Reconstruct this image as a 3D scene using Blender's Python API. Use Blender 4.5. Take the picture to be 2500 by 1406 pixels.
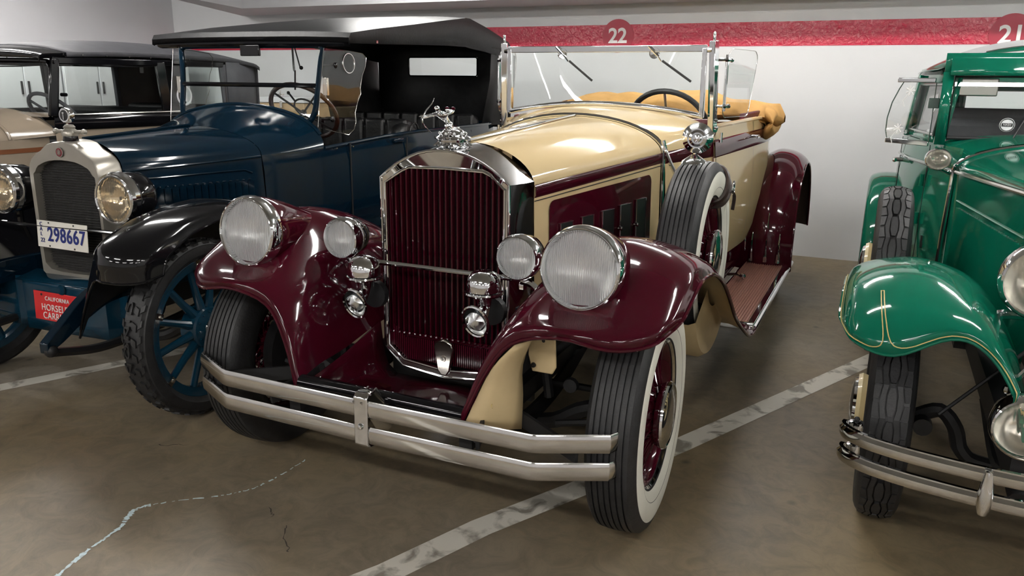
import bpy, bmesh, math, random
from mathutils import Vector as V, Matrix
for o in list(bpy.data.objects): bpy.data.objects.remove(o, do_unlink=True)
SC = bpy.context.scene; COL = SC.collection
R = math.radians; PI = math.pi
# ------------------------------------------------------------------ camera
FPX, CYAW, CPITCH, CROLL = 1923.5, .4333, .2531, .0125
cd = bpy.data.cameras.new('camera'); co = bpy.data.objects.new('camera', cd); COL.objects.link(co)
cd.sensor_fit = 'HORIZONTAL'; cd.sensor_width = 36.0; cd.lens = 36.0*FPX/2500.0; cd.clip_start = .02
_d = V((-math.sin(CYAW)*math.cos(CPITCH), math.cos(CYAW)*math.cos(CPITCH), -math.sin(CPITCH)))
_r = V((math.cos(CYAW), math.sin(CYAW), 0)); _u = _r.cross(_d)
_r2 = _r*math.cos(CROLL)+_u*math.sin(CROLL); _u2 = -_r*math.sin(CROLL)+_u*math.cos(CROLL)
co.matrix_world = Matrix(((_r2.x, _u2.x, -_d.x, 1.4102), (_r2.y, _u2.y, -_d.y, -2.4421), (_r2.z, _u2.z, -_d.z, 1.4671), (0, 0, 0, 1)))
SC.camera = co
# ------------------------------------------------------------------ world, exposure
w = bpy.data.worlds.new('garage_air'); SC.world = w; w.use_nodes = True
w.node_tree.nodes['Background'].inputs[0].default_value = (.75, .8, .85, 1)
w.node_tree.nodes['Background'].inputs[1].default_value = .05
SC.view_settings.view_transform = 'Standard'; SC.view_settings.look = 'None'
SC.view_settings.gamma = 1.0; SC.view_settings.use_curve_mapping = False
SC.view_settings.exposure = 0.62
TUBE_POWER = 48.0

# ------------------------------------------------------------------ materials
def mat(name, col, rough=.5, metal=0., coat=0., trans=0., ior=1.45, var=0., vscale=8., bump=0., bscale=60., spec=.5, emit=0., aniso=None, sub=0.):
    m = bpy.data.materials.new(name); m.use_nodes = True
    nt = m.node_tree; b = nt.nodes['Principled BSDF']; c = (*col, 1)
    b.inputs['Base Color'].default_value = c; b.inputs['Roughness'].default_value = rough
    b.inputs['Metallic'].default_value = metal; b.inputs['Coat Weight'].default_value = coat
    b.inputs['Coat Roughness'].default_value = .03; b.inputs['Transmission Weight'].default_value = trans
    b.inputs['IOR'].default_value = ior; b.inputs['Specular IOR Level'].default_value = spec
    if emit: b.inputs['Emission Color'].default_value = c; b.inputs['Emission Strength'].default_value = emit
    if var or bump:
        tc = nt.nodes.new('ShaderNodeTexCoord')
    if var:
        n = nt.nodes.new('ShaderNodeTexNoise'); n.inputs['Scale'].default_value = vscale; n.inputs['Detail'].default_value = 5
        nt.links.new(tc.outputs['Object'], n.inputs['Vector'])
        r = nt.nodes.new('ShaderNodeValToRGB'); r.color_ramp.elements[0].position = .3; r.color_ramp.elements[1].position = .7
        r.color_ramp.elements[0].color = tuple(max(0, x*(1-var)) for x in col)+(1,)
        r.color_ramp.elements[1].color = tuple(min(1, x*(1+var)) for x in col)+(1,)
        nt.links.new(n.outputs['Fac'], r.inputs['Fac']); nt.links.new(r.outputs['Color'], b.inputs['Base Color'])
    if bump:
        n2 = nt.nodes.new('ShaderNodeTexNoise'); n2.inputs['Scale'].default_value = bscale; n2.inputs['Detail'].default_value = 4
        nt.links.new(tc.outputs['Object'], n2.inputs['Vector'])
        bp = nt.nodes.new('ShaderNodeBump'); bp.inputs['Strength'].default_value = bump; bp.inputs['Distance'].default_value = .01
        nt.links.new(n2.outputs['Fac'], bp.inputs['Height']); nt.links.new(bp.outputs['Normal'], b.inputs['Normal'])
    return m
def glass(name, tint=(.93, .97, .96), gl=.9):
    m = bpy.data.materials.new(name); m.use_nodes = True; nt = m.node_tree
    for n in list(nt.nodes): nt.nodes.remove(n)
    o = nt.nodes.new('ShaderNodeOutputMaterial'); mx = nt.nodes.new('ShaderNodeMixShader')
    t = nt.nodes.new('ShaderNodeBsdfTransparent'); t.inputs[0].default_value = (*tint, 1)
    g = nt.nodes.new('ShaderNodeBsdfGlossy'); g.inputs['Roughness'].default_value = .01; g.inputs[0].default_value = (gl, gl, gl, 1)
    lw = nt.nodes.new('ShaderNodeLayerWeight'); pw = nt.nodes.new('ShaderNodeMath'); pw.operation = 'POWER'; pw.inputs[1].default_value = 5.
    f = nt.nodes.new('ShaderNodeMath'); f.operation = 'MULTIPLY_ADD'; f.inputs[1].default_value = .9; f.inputs[2].default_value = .05
    nt.links.new(lw.outputs['Facing'], pw.inputs[0]); nt.links.new(pw.outputs[0], f.inputs[0])
    nt.links.new(f.outputs[0], mx.inputs[0]); nt.links.new(t.outputs[0], mx.inputs[1]); nt.links.new(g.outputs[0], mx.inputs[2])
    nt.links.new(mx.outputs[0], o.inputs[0]); return m
def lensmat(name, col, scale, flute=.5, rough=.2, trans=.62):
    """fluted lamp glass: vertical flutes as fine relief"""
    m = mat(name, col, rough=rough, trans=trans, ior=1.2); nt = m.node_tree; b = nt.nodes['Principled BSDF']
    tc = nt.nodes.new('ShaderNodeTexCoord'); wv = nt.nodes.new('ShaderNodeTexWave'); wv.bands_direction = 'X'
    wv.inputs['Scale'].default_value = scale; wv.inputs['Distortion'].default_value = .4
    nt.links.new(tc.outputs['Object'], wv.inputs['Vector'])
    bp = nt.nodes.new('ShaderNodeBump'); bp.inputs['Strength'].default_value = flute; bp.inputs['Distance'].default_value = .004
    nt.links.new(wv.outputs['Fac'], bp.inputs['Height']); nt.links.new(bp.outputs['Normal'], b.inputs['Normal'])
    return m
M = {}
M['chrome'] = mat('chrome', (.78, .79, .80), .06, 1., var=.03, vscale=20)
M['chrome_worn'] = mat('polished_chrome_bar', (.70, .69, .67), .12, 1., var=.06, vscale=15)
M['nickel'] = mat('nickel', (.66, .63, .58), .14, 1., var=.05)
M['silver'] = mat('satin_nickel', (.34, .32, .28), .30, .55, var=.04)
M['maroon'] = mat('maroon_paint', (.043, .0024, .0080), .07, var=.06, vscale=3)
M['cream'] = mat('cream_paint', (.58, .45, .25), .08, var=.03, vscale=3)
M['cream_dull'] = mat('cream_primer', (.52, .40, .22), .5, coat=.15, var=.10, vscale=6)
M['navy'] = mat('navy_paint', (.0018, .0105, .0205), .08, var=.08, vscale=3)
M['navy_wheel'] = mat('navy_wheel_paint', (.003, .028, .052), .12, var=.1)
M['black'] = mat('black_enamel', (.005, .005, .006), .08, var=.1)
M['dark'] = mat('chassis_black', (.008, .008, .009), .6, coat=.1, var=.3)
M['green'] = mat('green_paint', (.003, .115, .066), .07, var=.05, vscale=3)
M['greendark'] = mat('green_belt', (.02, .05, .035), .3, coat=1., var=.05)
M['beige'] = mat('taupe_paint', (.27, .22, .165), .15, var=.04)
M['rubber'] = mat('tyre_rubber', (.016, .016, .017), .5, var=.25, vscale=30, bump=.1, bscale=120)
M['white_rubber'] = mat('whitewall_rubber', (.66, .65, .57), .5, var=.04, vscale=10)
M['cream_rubber'] = mat('yellowed_paint', (.62, .52, .30), .4, coat=.4, var=.05)
M['canvas_black'] = mat('black_canvas', (.016, .016, .017), .55, var=.25, vscale=25, bump=.25, bscale=250, spec=.6)
M['vinyl_top'] = mat('black_oilcloth', (.011, .011, .012), .42, var=.2, vscale=9, bump=.12, bscale=60, spec=.28)
M['canvas_grey'] = mat('grey_canvas', (.075, .075, .085), .62, var=.12, vscale=12, bump=.2, bscale=200)
M['canvas_tan'] = mat('tan_canvas', (.48, .26, .075), .8, var=.12, vscale=9, bump=.35, bscale=30)
M['leather'] = mat('black_leather', (.006, .006, .0065), .42, var=.2, bump=.2, bscale=80)
M['leather_red'] = mat('oxblood_leather', (.09, .012, .018), .4, var=.15, bump=.2, bscale=60)
M['mat_rubber'] = mat('brown_ribbed_rubber', (.20, .085, .06), .5, var=.08, vscale=14)
M['wood'] = mat('dark_wood', (.05, .018, .010), .3, coat=.6, var=.3, vscale=20)
M['strap'] = mat('leather_strap', (.03, .018, .014), .4, var=.2)
M['core'] = mat('radiator_core', (.012, .011, .011), .5, var=.4, vscale=90, bump=.6, bscale=220)
M['core_fin'] = mat('radiator_fin', (.085, .083, .08), .4, .5, var=.2)
M['glass'] = glass('window_glass')
M['glass_clear'] = glass('clear_wing_glass', (.985, .992, .99))
M['glass_dim'] = glass('thick_glass', (.80, .86, .85))
M['lens'] = lensmat('fluted_lens', (.97, .98, .98), 48, .9, .17)
M['lens_small'] = lensmat('fluted_lens_fine', (.97, .98, .98), 55, .8, .17)
M['lens_amber'] = lensmat('aged_lens', (.97, .92, .80), 22, .30, .03, .92)
M['reflector'] = mat('lamp_reflector', (.88, .89, .88), .20, 1., var=.03)
M['reflector_old'] = mat('tarnished_reflector', (.80, .68, .50), .12, 1., var=.12)
M['plate_white'] = mat('enamel_white', (.74, .72, .66), .3, coat=.5, var=.04)
M['plate_red'] = mat('enamel_red', (.55, .018, .022), .3, coat=.5, var=.06)
M['ink_blue'] = mat('ink_blue', (.012, .022, .16), .4, var=.05)
M['ink_white'] = mat('ink_white', (.80, .80, .77), .4, var=.02)
M['pin_gold'] = mat('gold_pinstripe', (.55, .42, .16), .35, var=.05)
M['white_paint'] = mat('white_sign_paint', (.82, .81, .79), .5, var=.02)
M['crimson'] = mat('crimson_leather', (.16, .012, .022), .5, var=.1)
M['bumper_rubber'] = mat('black_trim', (.012, .012, .012), .4, var=.1)

# ------------------------------------------------------------------ mesh helpers
def cr(pts, n):
    """Catmull-Rom through pts, n samples per span"""
    P = [V(p) for p in pts]; out = []
    if n <= 1: return P
    for i in range(len(P)-1):
        a = P[i-1] if i else P[0]*2-P[1]; b = P[i]; c = P[i+1]; d = P[i+2] if i+2 < len(P) else P[-1]*2-P[-2]
        for k in range(n):
            t = k/n
            out.append(.5*((2*b)+(c-a)*t+(2*a-5*b+4*c-d)*t*t+(3*b-a-3*c+d)*t**3))
    out.append(P[-1]); return out
def crgrid(rows, nu, nv):
    rs = [cr(r, nu) for r in rows]
    cols = [cr([r[j] for r in rs], nv) for j in range(len(rs[0]))]
    return [[cols[j][i] for j in range(len(cols))] for i in range(len(cols[0]))]
class MB:
    def __init__(s): s.v = []; s.f = []; s.mi = []
    def add(s, vs, fs, mi=0):
        o = len(s.v); s.v += [tuple(v) for v in vs]
        for f in fs: s.f.append([i+o for i in f]); s.mi.append(mi)
        return s
    def grid(s, rows, cu=False, cv=False, mi=0, flip=False):
        n, m = len(rows), len(rows[0]); vs = [p for r in rows for p in r]; fs = []
        for i in range(n if cv else n-1):
            for j in range(m if cu else m-1):
                a, b = i*m+j, i*m+(j+1) % m; c, d = ((i+1) % n)*m+(j+1) % m, ((i+1) % n)*m+j
                fs.append([d, c, b, a] if flip else [a, b, c, d])
        return s.add(vs, fs, mi)
    def box(s, c, d, mi=0, rot=None):
        x, y, z = d[0]/2, d[1]/2, d[2]/2; vs = []
        for sx, sy, sz in ((-1,-1,-1),(1,-1,-1),(1,1,-1),(-1,1,-1),(-1,-1,1),(1,-1,1),(1,1,1),(-1,1,1)):
            p = V((sx*x, sy*y, sz*z))
            if rot: p = rot @ p
            vs.append(p+V(c))
        return s.add(vs, [[0,3,2,1],[4,5,6,7],[0,1,5,4],[1,2,6,5],[2,3,7,6],[3,0,4,7]], mi)
    def bar(s, a, b, wdt, hgt, up=(0,0,1), mi=0):
        a, b = V(a), V(b); d = (b-a); L = d.length; d.normalize(); x = d.cross(V(up)); x.normalize(); z = x.cross(d)
        rot = Matrix((x, d, z)).transposed(); return s.box((a+b)/2, (wdt, L, hgt), mi, rot)
    def tube(s, path, r, n=8, closed=False, cap=True, mi=0, flat=1.0):
        P = [V(p) for p in path]; N = len(P); rows = []; prev = None
        for i in range(N):
            if closed: t = P[(i+1) % N]-P[i-1]
            else: t = P[min(i+1, N-1)]-P[max(i-1, 0)]
            t.normalize()
            if prev is None:
                a = V((0,0,1)) if abs(t.z) < .9 else V((1,0,0)); x = t.cross(a); x.normalize()
            else:
                x = prev-t*prev.dot(t); x.normalize()
            prev = x; y = t.cross(x); rr = r[i] if isinstance(r, (list, tuple)) else r
            rows.append([P[i]+(x*math.cos(2*PI*k/n)+y*math.sin(2*PI*k/n)*flat)*rr for k in range(n)])
        o = len(s.v); s.grid(rows, cu=True, cv=closed, mi=mi)
        if cap and not closed:
            s.f.append([o+k for k in range(n)][::-1]); s.mi.append(mi); s.f.append([o+(N-1)*n+k for k in range(n)]); s.mi.append(mi)
        return s
    def lathe(s, prof, c=(0,0,0), axis='X', n=48, a0=0., a1=2*PI, mi=0, mtx=None, flip=False):
        """prof: (radius, height along axis)"""
        full = abs(a1-a0-2*PI) < 1e-6; K = n if full else n+1; rows = []
        for k in range(K):
            a = a0+(a1-a0)*k/n; ca, sa = math.cos(a), math.sin(a); row = []
            for r, h in prof:
                p = V((r*ca, r*sa, h))
                if axis == 'X': p = V((p.z, p.x, p.y))
                elif axis == 'Y': p = V((p.y, p.z, p.x))
                if mtx: p = mtx @ p
                row.append(p+V(c))
            rows.append(row)
        return s.grid(rows, cv=full, mi=mi, flip=flip)
    def poly(s, pts, mi=0): return s.add(pts, [list(range(len(pts)))], mi)
    def prism(s, pts, d, mi=0):
        """polygon pts extruded by vector d"""
        n = len(pts); a = [V(p) for p in pts]; b = [p+V(d) for p in a]
        fs = [list(range(n))[::-1], [n+i for i in range(n)]]+[[i, (i+1) % n, n+(i+1) % n, n+i] for i in range(n)]
        return s.add(a+b, fs, mi)
    def ball(s, c, r, n=12, sc=(1,1,1), mi=0):
        rows = []
        for i in range(n//2+1):
            ph = PI*i/(n//2)
            rows.append([V(c)+V((r*sc[0]*math.sin(ph)*math.cos(2*PI*k/n), r*sc[1]*math.sin(ph)*math.sin(2*PI*k/n), r*sc[2]*math.cos(ph))) for k in range(n)])
        return s.grid(rows, cu=True, mi=mi)
    def mesh(s, name, mats, angle=35, weld=True):
        me = bpy.data.meshes.new(name); me.from_pydata(s.v, [], s.f)
        for m in (mats if isinstance(mats, (list, tuple)) else [mats]): me.materials.append(M[m])
        if any(s.mi): me.polygons.foreach_set('material_index', s.mi)
        bm = bmesh.new(); bm.from_mesh(me)
        if weld: bmesh.ops.remove_doubles(bm, verts=bm.verts, dist=1e-5)
        bmesh.ops.recalc_face_normals(bm, faces=bm.faces)
        bm.to_mesh(me); bm.free()
        me.polygons.foreach_set('use_smooth', [True]*len(me.polygons))
        me.set_sharp_from_angle(angle=R(angle)); me.update(); return me
    def build(s, name, mats, parent=None, angle=35, bevel=0., solid=0., sub=0, loc=None, offset=-1., weld=True):
        me = s.mesh(name, mats, angle, weld); o = bpy.data.objects.new(name, me); COL.objects.link(o); o.parent = parent
        if loc: o.location = loc
        if solid:
            md = o.modifiers.new('thickness', 'SOLIDIFY'); md.thickness = solid; md.offset = offset
        if bevel:
            md = o.modifiers.new('edges', 'BEVEL'); md.width = bevel; md.segments = 2; md.limit_method = 'ANGLE'; md.angle_limit = R(40)
        if sub:
            md = o.modifiers.new('smooth', 'SUBSURF'); md.levels = sub; md.render_levels = sub
        return o
def mir(pts): return [(-p[0], p[1], p[2]) for p in pts]
def sx(p, s): return (p[0]*s, p[1], p[2])
def tag(o, label=None, cat=None, group=None, kind=None):
    if label: o['label'] = label
    if cat: o['category'] = cat
    if group: o['group'] = group
    if kind: o['kind'] = kind
    return o
def empty(name, loc, rz, label, cat, group=None):
    o = bpy.data.objects.new(name, None); COL.objects.link(o); o.location = loc; o.rotation_euler = (0, 0, rz); o.empty_display_size = .2
    return tag(o, label, cat, group)
def inst(src, parent, loc=None, rot=None, scale=None):
    c = src.copy(); COL.objects.link(c); c.parent = parent
    if loc is not None: c.location = loc
    if rot is not None: c.rotation_euler = rot
    if scale is not None: c.scale = scale
    return c
def meshobj(name, me, parent, loc=(0,0,0), rot=(0,0,0)):
    o = bpy.data.objects.new(name, me); COL.objects.link(o); o.parent = parent; o.location = loc; o.rotation_euler = rot; return o
def copytree(o, parent):
    c = o.copy(); COL.objects.link(c); c.parent = parent
    for ch in [x for x in o.children]: copytree(ch, c)
    return c
def text_mesh(s, size, extrude=.001, align='CENTER', spacing=1.0, bold=0.):
    cu = bpy.data.curves.new('lettering', 'FONT'); cu.body = s; cu.size = size; cu.extrude = extrude; cu.align_x = align; cu.align_y = 'CENTER'
    cu.space_character = spacing; cu.offset = bold
    o = bpy.data.objects.new('lettering', cu); COL.objects.link(o); bpy.context.view_layer.update()
    me = bpy.data.meshes.new_from_object(o); bpy.data.objects.remove(o, do_unlink=True); return me
def text(name, s, size, m, parent, mtx, sx_=1., spacing=1., bold=0., extrude=.001):
    me = text_mesh(s, size, extrude, spacing=spacing, bold=bold); me.transform(mtx @ Matrix.Diagonal((sx_, 1, 1, 1)))
    me.materials.clear(); me.materials.append(M[m]); o = bpy.data.objects.new(name, me); COL.objects.link(o); o.parent = parent; return o
def frontal(x, y, z):   # letters stand upright and face -Y
    return Matrix.Translation((x, y, z)) @ Matrix.Rotation(PI/2, 4, 'X')
# ================================================================== the garage
def floor_mat():
    m = mat('sealed_concrete', (.13, .105, .08), .42); nt = m.node_tree; b = nt.nodes['Principled BSDF']
    tc = nt.nodes.new('ShaderNodeTexCoord')
    def noise(s, d=6, dist=0., rough=.55):
        n = nt.nodes.new('ShaderNodeTexNoise'); n.inputs['Scale'].default_value = s; n.inputs['Detail'].default_value = d
        n.inputs['Distortion'].default_value = dist; n.inputs['Roughness'].default_value = rough
        nt.links.new(tc.outputs['Object'], n.inputs['Vector']); return n
    a = noise(1.1, 8, .6); r = nt.nodes.new('ShaderNodeValToRGB'); e = r.color_ramp.elements
    e[0].position = .30; e[0].color = (.150, .118, .076, 1); e[1].position = .72; e[1].color = (.240, .184, .106, 1)
    x = e.new(.5); x.color = (.195, .148, .086, 1); nt.links.new(a.outputs['Fac'], r.inputs['Fac'])
    c = noise(.45, 4, .3); r2 = nt.nodes.new('ShaderNodeValToRGB'); e = r2.color_ramp.elements
    e[0].position = .42; e[0].color = (0, 0, 0, 1); e[1].position = .62; e[1].color = (1, 1, 1, 1); nt.links.new(c.outputs['Fac'], r2.inputs['Fac'])
    mx = nt.nodes.new('ShaderNodeMix'); mx.data_type = 'RGBA'; nt.links.new(r2.outputs['Color'], mx.inputs['Factor'])
    nt.links.new(r.outputs['Color'], mx.inputs[6]); mx.inputs[7].default_value = (.195, .162, .120, 1)
    f = noise(9, 8, 1.2, .7); r3 = nt.nodes.new('ShaderNodeValToRGB'); e = r3.color_ramp.elements
    e[0].position = .28; e[0].color = (.55, .55, .55, 1); e[1].position = .6; e[1].color = (1.08, 1.08, 1.08, 1); nt.links.new(f.outputs['Fac'], r3.inputs['Fac'])
    mu = nt.nodes.new('ShaderNodeMix'); mu.data_type = 'RGBA'; mu.blend_type = 'MULTIPLY'; mu.inputs['Factor'].default_value = .8
    nt.links.new(mx.outputs[2], mu.inputs[6]); nt.links.new(r3.outputs['Color'], mu.inputs[7])
    # small dark oil specks with a shape of their own
    vo = nt.nodes.new('ShaderNodeTexVoronoi'); vo.inputs['Scale'].default_value = 2.3; nt.links.new(tc.outputs['Object'], vo.inputs['Vector'])
    r4 = nt.nodes.new('ShaderNodeValToRGB'); e = r4.color_ramp.elements; e[0].position = .02; e[0].color = (.3, .3, .3, 1); e[1].position = .06; e[1].color = (1, 1, 1, 1)
    nt.links.new(vo.outputs['Distance'], r4.inputs['Fac'])
    m2 = nt.nodes.new('ShaderNodeMix'); m2.data_type = 'RGBA'; m2.blend_type = 'MULTIPLY'; m2.inputs['Factor'].default_value = .8
    nt.links.new(mu.outputs[2], m2.inputs[6]); nt.links.new(r4.outputs['Color'], m2.inputs[7])
    nt.links.new(m2.outputs[2], b.inputs['Base Color'])
    rr = nt.nodes.new('ShaderNodeMapRange'); rr.inputs[3].default_value = .30; rr.inputs[4].default_value = .55
    nt.links.new(a.outputs['Fac'], rr.inputs[0]); nt.links.new(rr.outputs[0], b.inputs['Roughness'])
    bp = nt.nodes.new('ShaderNodeBump'); bp.inputs['Strength'].default_value = .12; bp.inputs['Distance'].default_value = .01
    nt.links.new(f.outputs['Fac'], bp.inputs['Height']); nt.links.new(bp.outputs['Normal'], b.inputs['Normal'])
    return m
def worn_paint(name, col, worn, thr, scale):
    m = mat(name, col, .55); nt = m.node_tree; b = nt.nodes['Principled BSDF']; tc = nt.nodes.new('ShaderNodeTexCoord')
    n = nt.nodes.new('ShaderNodeTexNoise'); n.inputs['Scale'].default_value = scale; n.inputs['Detail'].default_value = 8; n.inputs['Distortion'].default_value = .8
    nt.links.new(tc.outputs['Object'], n.inputs['Vector']); r = nt.nodes.new('ShaderNodeValToRGB'); e = r.color_ramp.elements
    e[0].position = thr; e[0].color = (*worn, 1); e[1].position = thr+.12; e[1].color = (*col, 1)
    nt.links.new(n.outputs['Fac'], r.inputs['Fac']); nt.links.new(r.outputs['Color'], b.inputs['Base Color']); return m
def crinkled(name, col, rough, strength, scale):
    m = mat(name, col, rough, spec=.6); nt = m.node_tree; b = nt.nodes['Principled BSDF']; tc = nt.nodes.new('ShaderNodeTexCoord')
    n = nt.nodes.new('ShaderNodeTexNoise'); n.inputs['Scale'].default_value = scale; n.inputs['Detail'].default_value = 3; n.inputs['Distortion'].default_value = 1.
    nt.links.new(tc.outputs['Object'], n.inputs['Vector']); bp = nt.nodes.new('ShaderNodeBump'); bp.inputs['Strength'].default_value = strength; bp.inputs['Distance'].default_value = .012
    nt.links.new(n.outputs['Fac'], bp.inputs['Height']); nt.links.new(bp.outputs['Normal'], b.inputs['Normal']); return m
M['floor'] = floor_mat()
M['wall'] = mat('white_plaster', (.62, .625, .63), .6, var=.015, vscale=2, bump=.08, bscale=14)
M['wall_left'] = mat('grey_white_plaster', (.58, .575, .59), .6, var=.02, vscale=2, bump=.05, bscale=10)
M['ceiling'] = mat('ceiling_paint', (.30, .30, .30), .7, var=.02, vscale=2)
M['soffit'] = mat('soffit_paint', (.55, .55, .56), .6, var=.02)
M['stripe'] = crinkled('red_wall_stripe', (.42, .006, .035), .25, .5, 26)
M['stripe_disc'] = mat('red_sign_disc', (.36, .012, .036), .4, var=.02)
M['line'] = worn_paint('worn_line_paint', (.60, .57, .50), (.22, .20, .165), .38, 9)
M['chalk'] = worn_paint('pale_blue_chalk', (.60, .74, .78), (.40, .44, .44), .36, 35)
M['crackfill'] = mat('crack_dark', (.05, .042, .035), .9, var=.2)  # dark brown tone for the thin floor cracks
M['tube_light'] = mat('fluorescent_tube', (1., .98, .95), .4, emit=TUBE_POWER)
M['fixture'] = mat('fixture_enamel', (.7, .7, .7), .4, var=.02)
M['cabinet'] = mat('cabinet_white', (.72, .73, .74), .4, coat=.2, var=.02)
M['latch'] = mat('latch_black', (.02, .02, .02), .4, var=.1)
M['plywood'] = mat('plywood', (.45, .32, .17), .55, var=.2, vscale=6)
M['brown_board'] = mat('brown_board', (.045, .030, .024), .5, var=.15)
def slab(name, a, b, m, bevel=0.):
    a, b = V(a), V(b); o = MB().box((a+b)/2, b-a).build(name, m, None, bevel=bevel); return tag(o, kind='structure')
floor = slab('floor', (-6.8, -9, -.2), (9, 5.2, 0), 'floor')
wall_back = slab('wall_back', (-6.8, 4.96, 0), (9, 5.16, 2.9), 'wall')
wall_left = slab('wall_left', (-6.9, -9, 0), (-6.6, 4.96, 2.9), 'wall_left')
wall_right = slab('wall_right', (8.8, -9, 0), (9, 4.96, 2.9), 'wall')
wall_front = slab('wall_front', (-6.6, -9.2, 0), (8.8, -9, 2.9), 'wall_left')
ceiling = slab('ceiling', (-6.8, -9.2, 2.72), (9, 5.2, 2.92), 'ceiling')
# dropped soffit along the back wall, with a branch that runs off at an angle
b = MB(); z0, z1 = 2.195, 2.72
out = [(-5.50, 4.96), (8.8, 4.96), (8.8, 4.38), (-4.80, 4.21), (-4.20, 2.1)]
b.prism([(x, y, z0) for x, y in out], (0, 0, z1-z0)); tag(b.build('trim_1', 'soffit'), kind='structure')
# red stripe, number discs and numbers are painted on the back wall
o = MB().box((.9, 4.9585, 1.914), (15.6, .003, .201)).build('wall_stripe', 'stripe', wall_back)
for x, z, s, rr in ((-.957, 1.915, '22', .150), (2.205, 1.885, '21', .155)):
    d = MB().lathe([(.0001, -.003), (rr, -.003), (rr, .002)], (x, 4.956, z), 'Y', 48).build('number_disc', 'stripe_disc', wall_back)
    text('number', s, .185, 'white_paint', d, frontal(x, 4.951, z-.005), bold=.004, spacing=.98)
# parking lines: thin coats of paint on the floor
def strip(name, pts, wd, m, z=.0015, parent=floor):
    mb = MB(); P = [V((p[0], p[1], z)) for p in pts]; rows = []
    for i, p in enumerate(P):
        t = P[min(i+1, len(P)-1)]-P[max(i-1, 0)]; t.normalize(); n = V((-t.y, t.x, 0)); ww = wd[i] if isinstance(wd, list) else wd
        rows.append([p-n*ww/2, p+n*ww/2])
    return mb.grid(rows).build(name, m, parent)
l = strip('parking_line', [(-.6, -2.1), (.17, -.665), (.315, -.305), (.548, .145), (.785, .646), (1.395, 1.99), (2.6, 4.7)], .105, 'line'); l['label'] = 'worn white parking line between the cream and green cars'
l = strip('parking_line', [(-3.2, -2.2), (-2.368, -.223), (-2.136, .287), (-.3, 4.5)], .10, 'line'); l['label'] = 'pale parking line under the navy car'
l = strip('parking_line', [(1.6, -4.2), (2.9, -1.3), (4.6, 2.6), (5.4, 4.5)], .10, 'line'); l['label'] = 'parking line beyond the green car'
random.seed(4)
ch = cr([(-.700, -1.17, 0), (-.719, -1.113, 0), (-.757, -.972, 0), (-.778, -.847, 0), (-.812, -.780, 0), (-.827, -.723, 0), (-.758, -.642, 0), (-.633, -.532, 0), (-.565, -.438, 0), (-.545, -.304, 0), (-.542, -.161, 0)], 14)
i = 0; mb = MB()
while i < len(ch)-3:
    k = random.randint(2, 6) if i < 75 else random.randint(1, 3)
    wd = (.020 if i < 75 else .009)*random.uniform(.5, 1.25)
    P = ch[i:i+k+1]; rows = []
    for j, p in enumerate(P):
        q = P[min(j+1, len(P)-1)]-P[max(j-1, 0)]; q.normalize(); n = V((-q.y, q.x, 0)); ww = wd*random.uniform(.5, 1.)
        jit = n*random.uniform(-.003, .003)
        rows.append([V((p.x, p.y, .0012))-n*ww/2+jit, V((p.x, p.y, .0012))+n*ww/2+jit])
    if len(rows) > 1: mb.grid(rows)
    i += k+random.choice((0, 0, 1) if i < 75 else (1, 1, 2))
c = mb.build('chalk_line', 'chalk', floor); c['kind'] = 'stuff'; c['label'] = 'broken pale blue chalk line wandering over the concrete'
for pts in ([(-.29, -.579), (-.262, -.622), (-.235, -.663), (-.19, -.69), (-.168, -.722)], [(-.42, -.523), (-.392, -.545), (-.375, -.548), (-.361, -.57)], [(-1.18, -.33), (-1.13, -.32), (-1.10, -.29), (-1.04, -.28)]):
    pp = []
    for k in range(len(pts)-1):
        for t in (0, .33, .66): pp.append((pts[k][0]+(pts[k+1][0]-pts[k][0])*t+random.uniform(-.006, .006), pts[k][1]+(pts[k+1][1]-pts[k][1])*t+random.uniform(-.006, .006)))
    strip('crack', pp, [random.uniform(.001, .0055) for _ in pp], 'crackfill', .0011)
# fluorescent ceiling lights
def ceiling_light(x, y, L=1.25, along='X'):
    t = empty('ceiling_light', (x, y, 2.72), 0 if along == 'X' else PI/2, 'long twin-tube fluorescent light on the garage ceiling', 'ceiling light', 'fluorescent ceiling lights')
    if not lights:
        h = MB().prism([(-L/2, -.11, 0), (-L/2, .11, 0), (-L/2, .07, -.06), (-L/2, -.07, -.06)], (L, 0, 0)).mesh('housing', 'fixture')
        tb = MB().tube([(-L/2+.02, 0, 0), (L/2-.02, 0, 0)], .019, 10).mesh('tube', 'tube_light')
        lights.append((h, tb))
    h, tb = lights[0]; meshobj('housing', h, t)
    for yy in (-.045, .045): meshobj('tube', tb, t, (0, yy, -.082))
lights = []
for y in (-6.2, -3.4, .9, 3.35):
    for x in (-5.2, -2.55, .0, 2.55, 5.2, 7.6):
        if y > 3 and x < -4: continue
        ceiling_light(x+(.35 if y in (-3.4, 3.35) else 0), y)
ceiling_light(-5.25, 1.95)  # extra fixture outside the rows, added to brighten the dim left wall
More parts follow.
